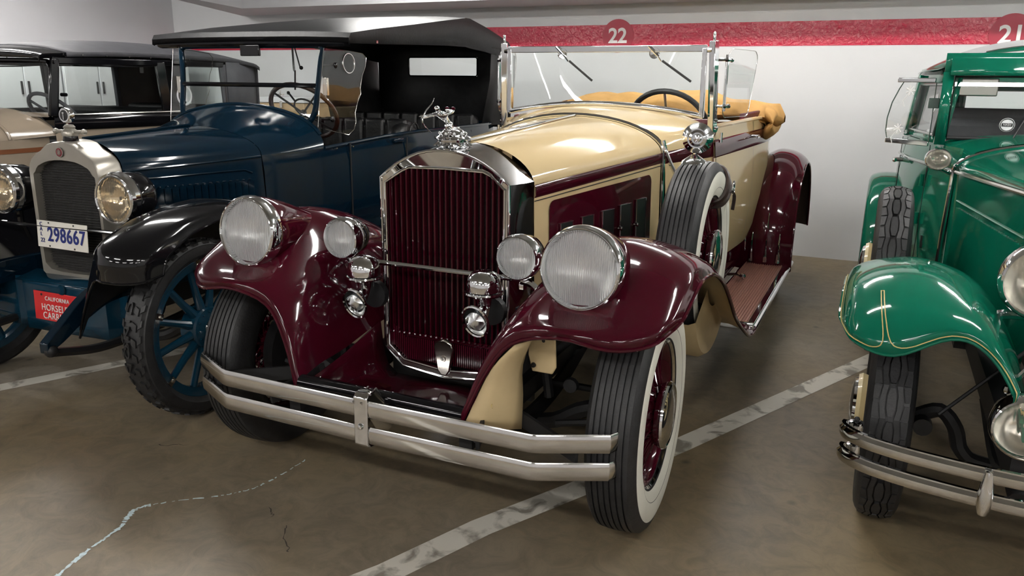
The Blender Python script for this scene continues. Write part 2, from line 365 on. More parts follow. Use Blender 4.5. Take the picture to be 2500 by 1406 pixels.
# white cupboards along the left wall, seen through the car windows
k = 0
for y in (4.15, 3.35, 2.55, 1.75):
    t = empty('storage_cupboard', (-6.28, y, 0), 0, ('white storage cupboard on the left wall, next to the back wall', 'white storage cupboard on the left wall, second from the back wall', 'white storage cupboard on the left wall, third from the back wall', 'white storage cupboard on the left wall, farthest from the back wall')[k], 'cupboard', 'white cupboards on the left wall'); k += 1
    MB().box((0, 0, .85), (.6, .78, 1.7)).build('body', 'cabinet', t, bevel=.004)
    for s in (-1, 1):
        d = MB().box((.308, s*.193, .85), (.016, .376, 1.64)).build('door', 'cabinet', t, bevel=.003)
        MB().box((.322, s*.035, 1.38), (.014, .016, .12)).build('handle', 'latch', d, bevel=.002)
t = empty('wooden_chest', (-4.55, 4.66, 0), 0, 'plywood chest with a pale lid against the back wall', 'chest')
MB().box((0, 0, .62), (.62, .46, 1.24)).build('body', 'plywood', t, bevel=.006)
ld = MB().box((0, 0, 1.275), (.66, .50, .06)).build('lid', 'cabinet', t, bevel=.006)
MB().box((.02, -.245, 1.225), (.035, .02, .07)).build('latch', 'nickel', ld, bevel=.003)
MB().box((.02, -.255, 1.33), (.10, .012, .012)).box((.02, -.255, 1.335), (.012, .012, .07)).build('knob', 'nickel', ld, bevel=.003)
# ================================================================== shared car pieces
def tyre_prof(Rr, hw, rim, groove=(), gd=.007):
    t = hw*.74; side = [(rim-.006, hw*.62), (rim+.012, hw*.80), (rim+(Rr-rim)*.28, hw*.98), (rim+(Rr-rim)*.5, hw*1.0), (rim+(Rr-rim)*.72, hw*.95), (Rr-.020, hw*.86), (Rr-.008, t)]
    tread = []
    g = sorted(groove, reverse=True)
    crown = lambda x: Rr-.006*(x/t)**2
    tread.append((crown(t*.97), t*.97))
    for x in g:
        for dx, dep in ((.0028, 0), (.0018, gd), (-.0018, gd), (-.0028, 0)): tread.append((crown(x)-dep, x+dx))
    tread.append((crown(t*.97), -t*.97))
    return side+tread+[(r, -x) for r, x in side[::-1]]
def wheel_matrix(side): return (0, 0, 0) if side > 0 else (0, 0, PI)
def add_spokes(wheel, n, r0, x0, r1, x1, rad, m, twist):
    me = MB().tube([(x0, 0, r0), (x1, math.sin(twist)*r1, math.cos(twist)*r1)], rad, 5).mesh('spoke', m)
    me2 = MB().tube([(x0, 0, r0), (x1, math.sin(-twist)*r1, math.cos(-twist)*r1)], rad, 5).mesh('spoke', m)
    for k in range(n): meshobj('spoke', me if k % 2 else me2, wheel, (0, 0, 0), (2*PI*k/n, 0, 0))
def lamp(parent, name, c, r, depth, body_prof, shell, lens, refl, rim='chrome', tilt=0., n=40, bulge=.25):
    """round lamp facing -Y; body_prof: list of (radius, distance behind rim)"""
    t = MB().lathe([(rr, d) for rr, d in body_prof], (0, 0, 0), 'Y', n).build(name, shell, parent, loc=c); t.rotation_euler = (tilt, 0, 0)
    MB().lathe([(r*.86, -.006), (r*.87, -.022), (r*.90, -.030), (r*.95, -.027), (r, -.012), (r*1.01, .006), (r*.985, .022), (r*.95, .026)], (0, 0, 0), 'Y', n).build('rim', rim, t, angle=30)
    MB().lathe([(r*.875*math.sin(a*PI/2/7), -.008-r*bulge*math.cos(a*PI/2/7)) for a in range(8)], (0, 0, 0), 'Y', n).build('lens', lens, t)
    MB().lathe([(.0005, r*.55)]+[(r*.92*math.sqrt(k/6), r*.55*(1-k/6)) for k in range(1, 7)], (0, 0, 0), 'Y', n).build('reflector', refl, t)
    MB().ball((0, r*.25, 0), r*.09, 8).tube([(0, r*.3, 0), (0, r*.55, 0)], r*.05, 6).build('bulb', 'nickel', t)
    return t
def offset_grid(rows, d, sgn=1):
    n, m = len(rows), len(rows[0]); out = []
    for i in range(n):
        r = []
        for j in range(m):
            du = rows[i][min(j+1, m-1)]-rows[i][max(j-1, 0)]; dv = rows[min(i+1, n-1)][j]-rows[max(i-1, 0)][j]
            nn = du.cross(dv); nn.normalize(); r.append(rows[i][j]+nn*d*sgn)
        out.append(r)
    return out
def shell_surface(parent, name, rows, d, sgn, outer, inner_mats, pick, edge_r=.006, edge_mat=None):
    """a pressed-steel skin: outer paint, inner lining with its own colours, rolled edge"""
    o = MB().grid(rows).build(name, outer, parent, angle=50)
    ins = offset_grid(rows, d, sgn); mb = MB(); n, m = len(ins), len(ins[0])
    vs = [p for r in ins for p in r]
    for mi in range(len(inner_mats)):
        fs = [[i*m+j, i*m+j+1, (i+1)*m+j+1, (i+1)*m+j] for i in range(n-1) for j in range(m-1) if pick(ins[i][j], j/(m-1)) == mi]
        if fs: mb.add(vs, fs, mi)
    mb.build('lining', inner_mats, o, angle=50)
    loop = [r[-1] for r in rows]; front = rows[0]
    MB().tube(list(front)+loop[1:], edge_r, 7).build('rolled_edge', edge_mat or outer, o)
    return o
def sect(y, pts, s): return [V((p[0]*s, y, p[1])) for p in pts]

# ================================================================== cream and maroon roadster
P = empty('roadster', (0, 0, 0), 0, 'cream and maroon open roadster with whitewall tyres and chrome archer mascot', 'car')
# ---- radiator
def arch(x, zc, ze, hw): return zc-(zc-ze)*(abs(x)/hw)**2.1
def rad_outline(hw, ze, zc, y, zlow, zbot, inset=0.):
    pts = [(0, y, zbot), (hw*.70, y, zbot+.022), (hw, y, zlow)]
    pts += [(hw, y, zlow+(ze-zlow)*k/6) for k in range(1, 7)]
    N = 16
    pts += [(hw*(1-2*k/N), y, arch(hw*(1-2*k/N), zc, ze, hw)) for k in range(1, N)]
    pts += [(-hw, y, zlow+(ze-zlow)*k/6) for k in range(6, 0, -1)]+[(-hw, y, zlow), (-hw*.70, y, zbot+.022)]
    return pts
def rad_inner(y, lean=0.):
    hw = .244; pts = [(0, y, .412), (.178, y, .430), (hw, y, .482)]+[(hw, y, .482+(1.112-.482)*k/6) for k in range(1, 7)]
    N = 16; top = []
    for k in range(1, N):
        x = hw*(1-2*k/N); ax = abs(x); z = 1.168+.004*(1-ax/.165) if ax < .165 else 1.168-(ax-.165)/(hw-.165)*.056
        top.append((x, y+lean*min(1, (hw-ax)/.06), z))
    pts += top+[(-hw, y, .482+(1.112-.482)*k/6) for k in range(6, 0, -1)]+[(-hw, y, .482), (-.178, y, .430)]
    return pts
fo, fi = rad_outline(.262, 1.130, 1.238, .006, .473, .384), rad_inner(.008, .022)
bo = rad_outline(.270, 1.124, 1.256, .205, .473, .384)
mo = rad_outline(.268, 1.128, 1.247, .06, .473, .384)
sh = MB().grid([rad_inner(.06), fi, fo, mo, bo], cu=True).build('radiator_shell', 'chrome', P, angle=28)
MB().tube(fo, .0055, 8, closed=True).build('outer_bead', 'chrome', sh); MB().tube([(x, y-.002, z) for x, y, z in fi], .0055, 8, closed=True).build('inner_bead', 'chrome', sh)
MB().poly(rad_inner(.062)).build('core', 'core', sh)
gr = MB().box((0, .05, .523), (.484, .018, .014)).box((-.239, .045, .80), (.014, .03, .66)).box((.239, .045, .80), (.014, .03, .66)).build('grille', 'maroon', P, bevel=.003)
NS = 20; pitch = .474/NS
slats = {}
for k in range(NS+1):
    x = -.237+pitch*k; ax = abs(x); zt = 1.166 if ax < .165 else 1.166-(ax-.165)/(.079)*.056
    key = round(zt, 3)
    if key not in slats:
        slats[key] = MB().prism([(-.0030, .026, .53), (.0030, .026, .53), (.0046, .036, .53), (.0030, .052, .53), (-.0030, .052, .53), (-.0046, .036, .53)], (0, 0, zt-.53)).mesh('slat', 'maroon', 30)
    meshobj('slat', slats[key], gr, (x, 0, 0))
    meshobj('slat_foot', slats.setdefault('foot', MB().ball((0, .03, .530), .0085, 8, (1, 1, .8)).mesh('slat_foot', 'maroon')), gr, (x, 0, 0))
rib = MB().prism([(-.0022, .022, .43), (.0022, .022, .43), (.0034, .034, .43), (-.0034, .034, .43)], (0, 0, .088)).mesh('lower_rib', 'maroon')
for k in range(54):
    x = -.230+.46*k/53; o = meshobj('lower_rib', rib, gr, (x, 0, max(0, (abs(x)-.17))*.9)); o.scale = (1, 1, 1) if abs(x) < .17 else (1, 1, .98)
MB().box((0, .044, .475), (.47, .008, .10)).build('lower_panel', 'maroon', gr)
fin = MB(); fin.box((0, 0, 0), (.007, .004, .56)).build('fin', 'core_fin', gr, loc=(-.048, .054, .85))
for x in (-.0715, -.0245, .0): inst(gr.children[-1], gr, (x+.0008, .054, .85))
em = MB().prism([(-.042, -.004, .505), (-.036, -.004, .525), (0, -.004, .540), (.036, -.004, .525), (.042, -.004, .505), (.026, -.004, .415), (.012, -.004, .395), (-.012, -.004, .395), (-.026, -.004, .415)], (0, .02, 0)).build('crank_cover', 'nickel', P, bevel=.005)
MB().lathe([(.0005, -.004), (.011, -.004), (.012, 0)], (0, -.005, .463), 'Y', 20).build('monogram_disc', 'nickel', em)
text('monogram', 'S', .018, 'latch', em, frontal(0, -.0095, .463))
# ---- filler cap and archer mascot
cap = MB().lathe([(.0005, 1.312), (.026, 1.311), (.036, 1.306), (.044, 1.298), (.047, 1.290), (.052, 1.286), (.064, 1.283), (.068, 1.279), (.064, 1.274), (.052, 1.271), (.056, 1.264), (.048, 1.258), (.058, 1.252), (.056, 1.244), (.04, 1.236)], (0, .082, 0), 'Z', 28).build('radiator_cap', 'chrome', P, angle=25)
for k in range(10):
    a0 = 2*PI*k/10; MB().tube([(.050*math.cos(a0), .082+.050*math.sin(a0), 1.262), (.070*math.cos(a0), .082+.070*math.sin(a0), 1.250)], [.006, .0035], 6).ball((.048*math.cos(a0+.3), .082+.048*math.sin(a0+.3), 1.294), .007, 6).build('cap_lobe', 'chrome', cap)
def skin_body(name, verts, edges, radii, m, parent, sub=1):
    me = bpy.data.meshes.new(name); me.from_pydata(verts, edges, []); o = bpy.data.objects.new(name, me); COL.objects.link(o); o.parent = parent
    md = o.modifiers.new('skin', 'SKIN'); md.use_smooth_shade = True
    for i, r in enumerate(radii): me.skin_vertices[0].data[i].radius = (r, r)
    me.skin_vertices[0].data[0].use_root = True
    s2 = o.modifiers.new('smooth', 'SUBSURF'); s2.levels = sub; s2.render_levels = sub; me.materials.append(M[m]); return o
av = [(0, .062, 1.322), (0, .040, 1.338), (0, .010, 1.358), (0, -.012, 1.370), (0, -.026, 1.380), (0, -.034, 1.390),       # pelvis, waist, chest, neck, head
      (-.016, -.004, 1.364), (-.014, -.062, 1.358), (-.004, -.122, 1.353),                                                # bow arm reaching forward
      (.018, .006, 1.366), (.030, .040, 1.372), (.012, .008, 1.377),                                                      # drawing arm
      (.012, .040, 1.314), (.014, .010, 1.326), (.012, .018, 1.306),                                                      # forward knee
      (-.012, .080, 1.314), (-.012, .105, 1.308), (-.010, .150, 1.310)]                                                   # kneeling leg
ae = [(0, 1), (1, 2), (2, 3), (3, 4), (4, 5), (2, 6), (6, 7), (7, 8), (2, 9), (9, 10), (10, 11), (0, 12), (12, 13), (13, 14), (0, 15), (15, 16), (16, 17)]
ar = [.013, .0105, .015, .007, .010, .0115, .008, .0055, .0045, .008, .006, .005, .010, .0085, .005, .010, .007, .004]
arch_o = skin_body('archer_mascot', av, ae, ar, 'chrome', P); arch_o['label'] = 'small chrome archer kneeling on the radiator cap'
bow = cr([(0, -.046, 1.418), (0, -.062, 1.400), (0, -.100, 1.378), (0, -.124, 1.352), (0, -.118, 1.332), (0, -.090, 1.314), (0, -.068, 1.302)], 4)
MB().tube(bow, [.0012+.0014*math.sin(PI*i/(len(bow)-1)) for i in range(len(bow))], 6).build('bow', 'chrome', arch_o)
MB().tube([(.004, .010, 1.372), (-.002, -.142, 1.359)], .0016, 5).build('arrow', 'chrome', arch_o)
# ---- bonnet: top skin, sides, hinge
def hood_half(y):
    t = (y-.2)/1.12; return .268+.182*t, 1.115+.045*t, 1.256+.062*t      # half width, belt height, crown height
def hood_row(y, grow=0.):
    hw, zb_, zc = hood_half(y); N = 24
    return [V((hw*math.sin(PI/2*(-1+2*k/N)), y, zb_+(zc-zb_)*(max(0., math.cos(PI/2*(-1+2*k/N)))**1.15)+grow)) for k in range(N+1)]
rows = [hood_row(.205+1.11*k/14) for k in range(15)]
hood = MB().grid(rows).build('bonnet_top', 'cream', P, angle=60)
MB().tube([(0, .205+1.115*k/8, 1.262+.062*k/8) for k in range(9)], .009, 8, flat=.6).build('centre_hinge', 'chrome', P)
for s in (1, -1):
    rws = []
    for k in range(9):
        y = .205+1.11*k/8; hw, zb_, zc = hood_half(y)
        rws.append([V((s*(hw+.012*(1-j/5)), y, .60+(zb_-.60)*j/5)) for j in range(6)])
    sd = MB().grid(rws).build('bonnet_side', 'cream', P, angle=60)
    pn = [hood_half(y)[0] for y in (.305, 1.205)]
    def hs(y, z, off=.004): hw, zb_, zc = hood_half(y); return (s*(hw+.012*(1-(z-.6)/(zb_-.6))+off), y, z)
    # maroon inset panel with rounded corners
    ol = []; rc = .035
    for cy, cz, a in ((1.205-rc, 1.065-rc, 0), (.305+rc, 1.042-rc, 90), (.305+rc, .66+rc, 180), (1.205-rc, .66+rc, 270)):
        for q in range(5): ol.append((cy+rc*math.cos(R(a+q*22.5)), cz+rc*math.sin(R(a+q*22.5))))
    pnl = MB().prism([hs(y, z, .003) for y, z in ol], (s*.002, 0, 0)).build('side_panel', 'maroon', sd)
    for (y0, y1, zt) in ((.372, .470, .945), (.540, .640, .949), (.713, .818, .951), (.879, .982, .957), (1.036, 1.140, .964)):
        zbv = .69
        v = MB().prism([hs(y0, zbv, .006), hs(y1, zbv, .006), hs(y1, zt, .006), hs(y0, zt, .006)], (s*.004, 0, 0)).build('vent_door', 'bumper_rubber', P, bevel=.002)
        MB().tube([hs(y0, zbv, .010), hs(y0, zt, .010), hs(y1, zt, .010), hs(y1, zbv, .010)], .0045, 6, closed=True).build('vent_frame', 'chrome', v)
    for (yk, zk) in ((.852, .86), (1.012, .855)):
        kn = MB().tube([hs(yk, zk, .004), hs(yk, zk, .028)], .005, 6).ball(hs(yk, zk, .030), .009, 8).ball(hs(yk-.012, zk+.01, .028), .006, 6).build('bonnet_catch', 'chrome', P)
    # belt moulding and pinstripes along the bonnet
    for nm, m_, z0, z1, off in (('belt_moulding', 'maroon', -.052, -.004, .008), ('pinstripe', 'bumper_rubber', -.066, -.062, .0035)):
        rw = []
        for k in range(9):
            y = .205+1.115*k/8; hw, zb_, zc = hood_half(y); e = [(off*.2, z0), (off, z0+(z1-z0)*.2), (off, z0+(z1-z0)*.8), (off*.2, z1)]
            rw.append([V((s*(hw+.001+a), y, zb_+q)) for a, q in e])
        MB().grid(rw).build(nm, m_, sd, angle=60)
# ---- scuttle (cowl) behind the bonnet and chrome band
def cowl_row(y):
    t = (y-1.32)/.43; hw = .452+.150*min(1, t)**.85; zb_ = 1.160+.035*t; zc = 1.322+.048*t; N = 24
    return [V((hw*math.sin(PI/2*(-1+2*k/N)), y+.0*abs(math.sin(PI/2*(-1+2*k/N))), zb_+(zc-zb_)*(max(0., math.cos(PI/2*(-1+2*k/N)))**.9))) for k in range(N+1)]
MB().grid([cowl_row(1.335+.43*k/10) for k in range(11)]).build('scuttle', 'cream', P, angle=60)
br = hood_row(1.325, .006); band = [V((p.x*1.012, p.y, p.z)) for p in br]
for s in (1, -1): pass
bandp = [V((-.468, 1.328, .60)), V((-.462, 1.328, .9))]+band+[V((.462, 1.328, .9)), V((.468, 1.328, .60))]
MB().tube(bandp, .0105, 8).build('scuttle_band', 'chrome', P)
for s in (1, -1):
    st = cr([(s*.452, 1.325, 1.215), (s*.475, 1.325, 1.15), (s*.53, 1.30, 1.06), (s*.60, 1.24, 1.00), (s*.64, 1.2, .97)], 5)
    MB().tube(st, .011, 8).build('spare_brace', 'chrome', P)
    rw = []
    for k in range(7):
        y = 1.335+.43*k/6; r_ = cowl_row(y)[-1]
        rw.append([V((s*(abs(r_.x)+.018*math.sin(PI*j/6)), y, .56+(r_.z-.56)*j/6)) for j in range(7)])
    MB().grid(rw).build('scuttle_side', 'cream', P, angle=60)
    rw = []
    for k in range(7):
        y = 1.335+.43*k/6; r_ = cowl_row(y)[-1]; h_ = .046+.03*k/6
        rw.append([V((s*(abs(r_.x)+a), y, r_.z+q)) for a, q in ((.004, -h_-.012), (.012, -h_), (.012, -.012), (.002, 0))])
    MB().grid(rw).build('belt_moulding', 'maroon', P, angle=60)
# ---- windscreen
zl, zt, yw = 1.335, 1.665, 1.715
def wsz(x): return 1.385-.055*(abs(x)/.55)**2
ws = MB()
fr = [(-.552, yw+.02, wsz(.55)-.03), (-.552, yw, zt), (.552, yw, zt), (.552, yw+.02, wsz(.55)-.03)]
ws.bar((-.552, yw, zt-.012), (.552, yw, zt-.012), .022, .034)
low = [(x*.552/8, yw+.012-.05*(1-(abs(x)/8)**2), wsz(x*.552/8)-.012) for x in range(-8, 9)]
ws.tube(low, .0145, 8)
for s in (1, -1): ws.bar((s*.542, yw+.012, wsz(.55)-.02), (s*.542, yw, zt-.01), .024, .03)
wsf = ws.build('windscreen_frame', 'chrome', P, bevel=.003)
gl = [[V((p[0], p[1], p[2]+.005)), V((p[0], yw, zt-.02))] for p in low]
MB().grid(gl).build('windscreen_glass', 'glass', P)
for s in (1, -1):
    po = MB().bar((s*.596, yw+.045, 1.235), (s*.582, yw+.008, 1.69), .034, .040).tube([(s*.582, yw+.008, 1.69), (s*.582, yw+.008, 1.725)], .008, 8).ball((s*.582, yw+.008, 1.725), .009, 8).build('windscreen_post', 'chrome', P, bevel=.006)
    MB().tube([(s*.575, yw, zt-.02), (s*.545, yw, zt-.02)], .012, 8).build('pivot_knob', 'chrome', po)
    for xz in ((1.30, .02), (1.26, .02)): MB().ball((s*.615, yw+.04, xz[0]), .008, 8).build('screw', 'chrome', po)
    # wind wing: bevelled glass on two clamps
    wing = []; rc = .05; hh = .172; L = .44; base = V((s*.640, yw+.055, 1.485)); dirv = V((s*.20, .98, 0)); dirv.normalize(); nv = V((-dirv.y, dirv.x, 0))
    for cu, cz, a in ((L-rc, hh-rc, 0), (.10, hh-.10, 90), (.04, -hh+.04, 180), (L-.07-rc, -hh+rc, 270)):
        rr = rc if a in (0, 270) else (.10 if a == 90 else .04)
        for q in range(6): wing.append(base+dirv*(cu+rr*math.cos(R(a+q*18)))+V((0, 0, cz+rr*math.sin(R(a+q*18)))))
    wg = MB().prism([p-nv*.003 for p in wing], nv*.006).build('wind_wing', 'glass_clear', P)
    MB().tube(wing, .0022, 6, closed=True).build('glass_edge', 'reflector', wg)
    arm = MB().tube([base+dirv*.012+V((0, 0, -.14)), base+dirv*.012+V((0, 0, .14))], .0085, 8)
    for zz in (-.115, .115):
        arm.tube([V((s*.59, yw+.03, 1.485+zz)), base+dirv*.012+V((0, 0, zz)), base+dirv*.085+V((0, 0, zz))], .0075, 8).ball(base+dirv*.012+V((0, 0, zz)), .014, 8).ball(base+dirv*.07+V((0, 0, zz)), .016, 8, (.8, .8, .8))
    arm.build('wing_bracket', 'chrome', wg)
for x0, x1 in ((-.235, -.075), (.275, .455)):
    wp = MB().tube([(x0-.02, yw-.03, zt+.0), (x0+.03, yw-.028, zt-.048)], .006, 6).tube([(x0+.03, yw-.028, zt-.048), (x0+.05, yw-.025, zt-.075)], .004, 6).lathe([(.0005, .012), (.026, .010), (.028, 0)], (x0+.01, yw-.014, zt-.035), 'Y', 16).build('wiper', 'chrome', P)
    MB().bar((x0+.055, yw-.022, zt-.072), (x1+.03, yw-.022, zt-.175), .008, .012).build('wiper_blade', 'bumper_rubber', wp, bevel=.002)
# ---- body tub, doors, interior
def tub(y, s):
    """one cross-section of the body side, from sill to cockpit rail"""
    t = (y-1.75)/(3.95-1.75)
    hw = .612+.085*math.sin(min(1, max(0, t*1.55))*PI/2)-(.30*max(0, (t-.62)/.38)**2.2)
    zs = .50+.26*max(0, (t-.45)/.55)**1.5; zr = 1.262+.012*math.sin(PI*t)-.06*max(0, (t-.7)/.3)**2
    prof = [(-.035, 0), (-.008, .12), (.012, .35), (.014, .6), (.004, .82), (-.004, .93), (-.010, 1.)]
    return [V((s*(hw+a), y, zs+(zr-zs)*k)) for a, k in prof]
ys = [1.75+2.2*k/22 for k in range(23)]
for s in (1, -1):
    side = MB().grid([tub(y, s) for y in ys]).build('body_side', 'cream', P, angle=60)
    rw = []
    for y in ys:
        c = tub(y, s); top = c[-1]; t = (y-1.75)/2.2; b0 = top.z-.155; b1 = top.z-.062
        def atz(z):
            for i in range(len(c)-1):
                if c[i].z <= z <= c[i+1].z: q = (z-c[i].z)/(c[i+1].z-c[i].z); return c[i].lerp(c[i+1], q)
            return c[-1]
        rw.append([atz(b0)+V((s*.002, 0, 0)), atz(b0+.008)+V((s*.009, 0, 0)), atz(b1-.008)+V((s*.010, 0, 0)), atz(b1)+V((s*.002, 0, 0))])
    MB().grid(rw).build('belt_moulding', 'maroon', side, angle=60)
    MB().tube([tub(y, s)[-1]+V((-s*.01, 0, .002)) for y in ys], .014, 8).build('cockpit_rail', 'cream', side)
    for yd in (1.785, 2.62):
        dl = [p+V((s*.0012, 0, 0)) for p in tub(yd, s)]; dl2 = [p+V((0, .005, 0)) for p in dl]
        MB().grid([dl, dl2]).build('door_gap', 'bumper_rubber', side)
    c = tub(2.52, s)[4]
    MB().tube([c+V((s*.0, .0, .05)), c+V((s*.05, 0, .05)), c+V((s*.055, -.13, .05))], .008, 8).build('door_handle', 'chrome', side)
    for zz in (1.18, .95, .72): MB().tube([tub(1.775, s)[3]+V((s*.012, 0, zz-.95)), tub(1.775, s)[3]+V((s*.012, 0, zz-.90))], .009, 8).build('door_hinge', 'chrome' if zz > 1 else 'cream', side)
    MB().tube([V((s*.60, 1.765, 1.215)), V((s*.61, 1.775, 1.255))], .012, 8).ball((s*.61, 1.775, 1.262), .014, 8).build('post_stud', 'chrome', P)
    # sill: maroon valance under the body
    MB().grid([[V((s*.625, y, .34)), V((s*.63, y, .46)), V((s*.60, y, .56))] for y in (1.36, 2.0, 2.6, 3.1)]).build('sill_valance', 'maroon', P)
tail = [tub(3.95, 1)]; 
rows = []
for k in range(9):
    a = PI*k/8; rows.append([V((abs(p.x)*math.cos(a), 3.95+.16*math.sin(a)*(1-.5*(i/6)), p.z)) for i, p in enumerate(tub(3.95, 1))])
MB().grid(rows).build('tail_panel', 'cream', P, angle=60)
deck = []
for y in (3.05, 3.3, 3.6, 3.95): r_ = tub(y, 1)[-1]; deck.append([V((r_.x*(-1+2*k/8), y, r_.z+.035*(1-(-1+2*k/8)**2))) for k in range(9)])
MB().grid(deck).build('rear_deck', 'cream', P, angle=60)
MB().box((0, 2.45, .62), (1.1, 1.4, .06)).box((0, 1.80, 1.0), (1.1, .05, .5)).build('cockpit_floor', 'dark', P)
MB().box((0, 1.86, 1.22), (1.16, .05, .16)).build('dashboard', 'leather_red', P, bevel=.02)
MB().box((0, 2.62, .82), (1.12, .50, .18)).build('seat_cushion', 'leather_red', P, bevel=.05)
MB().box((0, 2.94, 1.02), (1.16, .16, .44), rot=Matrix.Rotation(-.18, 3, 'X')).build('seat_back', 'leather_red', P, bevel=.05)
sw = MB().tube([(.24*math.cos(a)*.92, .24*math.sin(a)*.0, .24*math.sin(a)) for a in [2*PI*k/40 for k in range(40)]], .0155, 10, closed=True)
sw = sw.build('steering_wheel', 'bumper_rubber', P, loc=(.285, 2.09, 1.245)); sw.rotation_euler = (.62, 0, 0)
for a in (90, 210, 330): MB().tube([(0, -.02, 0), (.225*math.cos(R(a)), 0, .225*math.sin(R(a)))], .008, 6).build('wheel_spoke', 'chrome', sw)
MB().tube([(0, -.03, 0), (0, -.45, -.0)], .018, 8).ball((0, -.01, 0), .03, 10).build('column', 'bumper_rubber', sw)
# folded canvas top
random.seed(7)
rows = []
NY = 40
for k in range(NY+1):
    x = -.80+1.60*k/NY; e = abs(x)/.80; ring = []
    rad_y, rad_z = .24*(1-.35*e**6), .085*(1-.25*e**4)+.012*math.sin(9*x)+.006*math.sin(23*x+1); cz = 1.318-.055*e**3
    if k in (0, NY): rad_y *= .25; rad_z *= .3
    for j in range(18):
        a = 2*PI*j/18; w_ = 1+.07*math.sin(5*a+7*x)+.05*math.sin(3*a-11*x)
        ring.append(V((x, 3.18+rad_y*w_*math.cos(a)-.06*e**2, cz+rad_z*w_*math.sin(a)*(1.25 if math.sin(a) > 0 else .8))))
    rows.append(ring)
tp = MB().grid(rows, cu=True).build('folded_top', 'canvas_tan', P, angle=80)
for s in (1, -1):
    f = []
    for k in range(9):
        t = k/8; f.append([V((s*(.70+.07*math.sin(PI*t)), 3.02+.26*math.cos(2*PI*j/12)*(.5+.4*math.sin(PI*t)), 1.31-.13*t+.05*math.sin(2*PI*j/12))) for j in range(12)])
    MB().grid(f, cu=True).build('top_boot', 'canvas_tan', tp, angle=80)
    MB().tube([(s*.66, 2.75, 1.27), (s*.69, 2.95, 1.25), (s*.70, 3.1, 1.19)], .014, 8).ball((s*.70, 3.08, 1.21), .02, 8).build('top_iron', 'chrome', tp)
    MB().bar((s*.60, 2.62, 1.285), (s*.66, 3.0, 1.30), .03, .05).build('top_bow', 'leather_red', tp, bevel=.01)
# ---- front wings of the roadster
FW = [
 [(.315,-.455,.43),(.385,-.425,.60),(.47,-.41,.715),(.62,-.415,.757),(.77,-.40,.738),(.87,-.33,.745),(.915,-.22,.775)],
 [(.313,-.44,.47),(.382,-.415,.65),(.475,-.405,.758),(.62,-.422,.785),(.775,-.402,.772),(.885,-.32,.785),(.932,-.19,.80)],
 [(.31,-.34,.50),(.375,-.33,.69),(.475,-.33,.80),(.63,-.33,.812),(.785,-.30,.825),(.892,-.22,.842),(.938,-.11,.835)],
 [(.30,-.2,.52),(.365,-.18,.71),(.47,-.17,.852),(.63,-.17,.915),(.79,-.14,.925),(.90,-.08,.90),(.94,-.03,.865)],
 [(.30,-.03,.55),(.365,-.02,.73),(.47,0,.885),(.63,.0,.975),(.79,.02,.962),(.90,.05,.915),(.94,.07,.868)],
 [(.31,.18,.57),(.38,.18,.73),(.48,.18,.88),(.63,.19,.955),(.79,.2,.942),(.90,.22,.892),(.94,.23,.845)],
 [(.36,.4,.57),(.42,.4,.70),(.51,.4,.83),(.64,.4,.885),(.79,.40,.872),(.90,.41,.822),(.94,.42,.772)],
 [(.42,.6,.54),(.47,.6,.63),(.55,.6,.73),(.66,.59,.79),(.79,.59,.777),(.90,.59,.73),(.94,.59,.67)],
 [(.50,.8,.48),(.55,.8,.54),(.60,.79,.61),(.69,.78,.66),(.80,.78,.652),(.90,.78,.605),(.94,.77,.55)],
 [(.58,1.,.42),(.61,1.,.455),(.65,1.,.49),(.72,1.,.52),(.81,1.,.515),(.90,1.,.48),(.94,1.,.435)],
 [(.63,1.25,.35),(.65,1.25,.37),(.68,1.25,.385),(.74,1.25,.395),(.82,1.25,.39),(.90,1.25,.365),(.94,1.25,.33)],
 [(.65,1.43,.325),(.67,1.43,.333),(.70,1.43,.338),(.75,1.43,.342),(.82,1.43,.342),(.905,1.43,.332),(.94,1.43,.30)]]
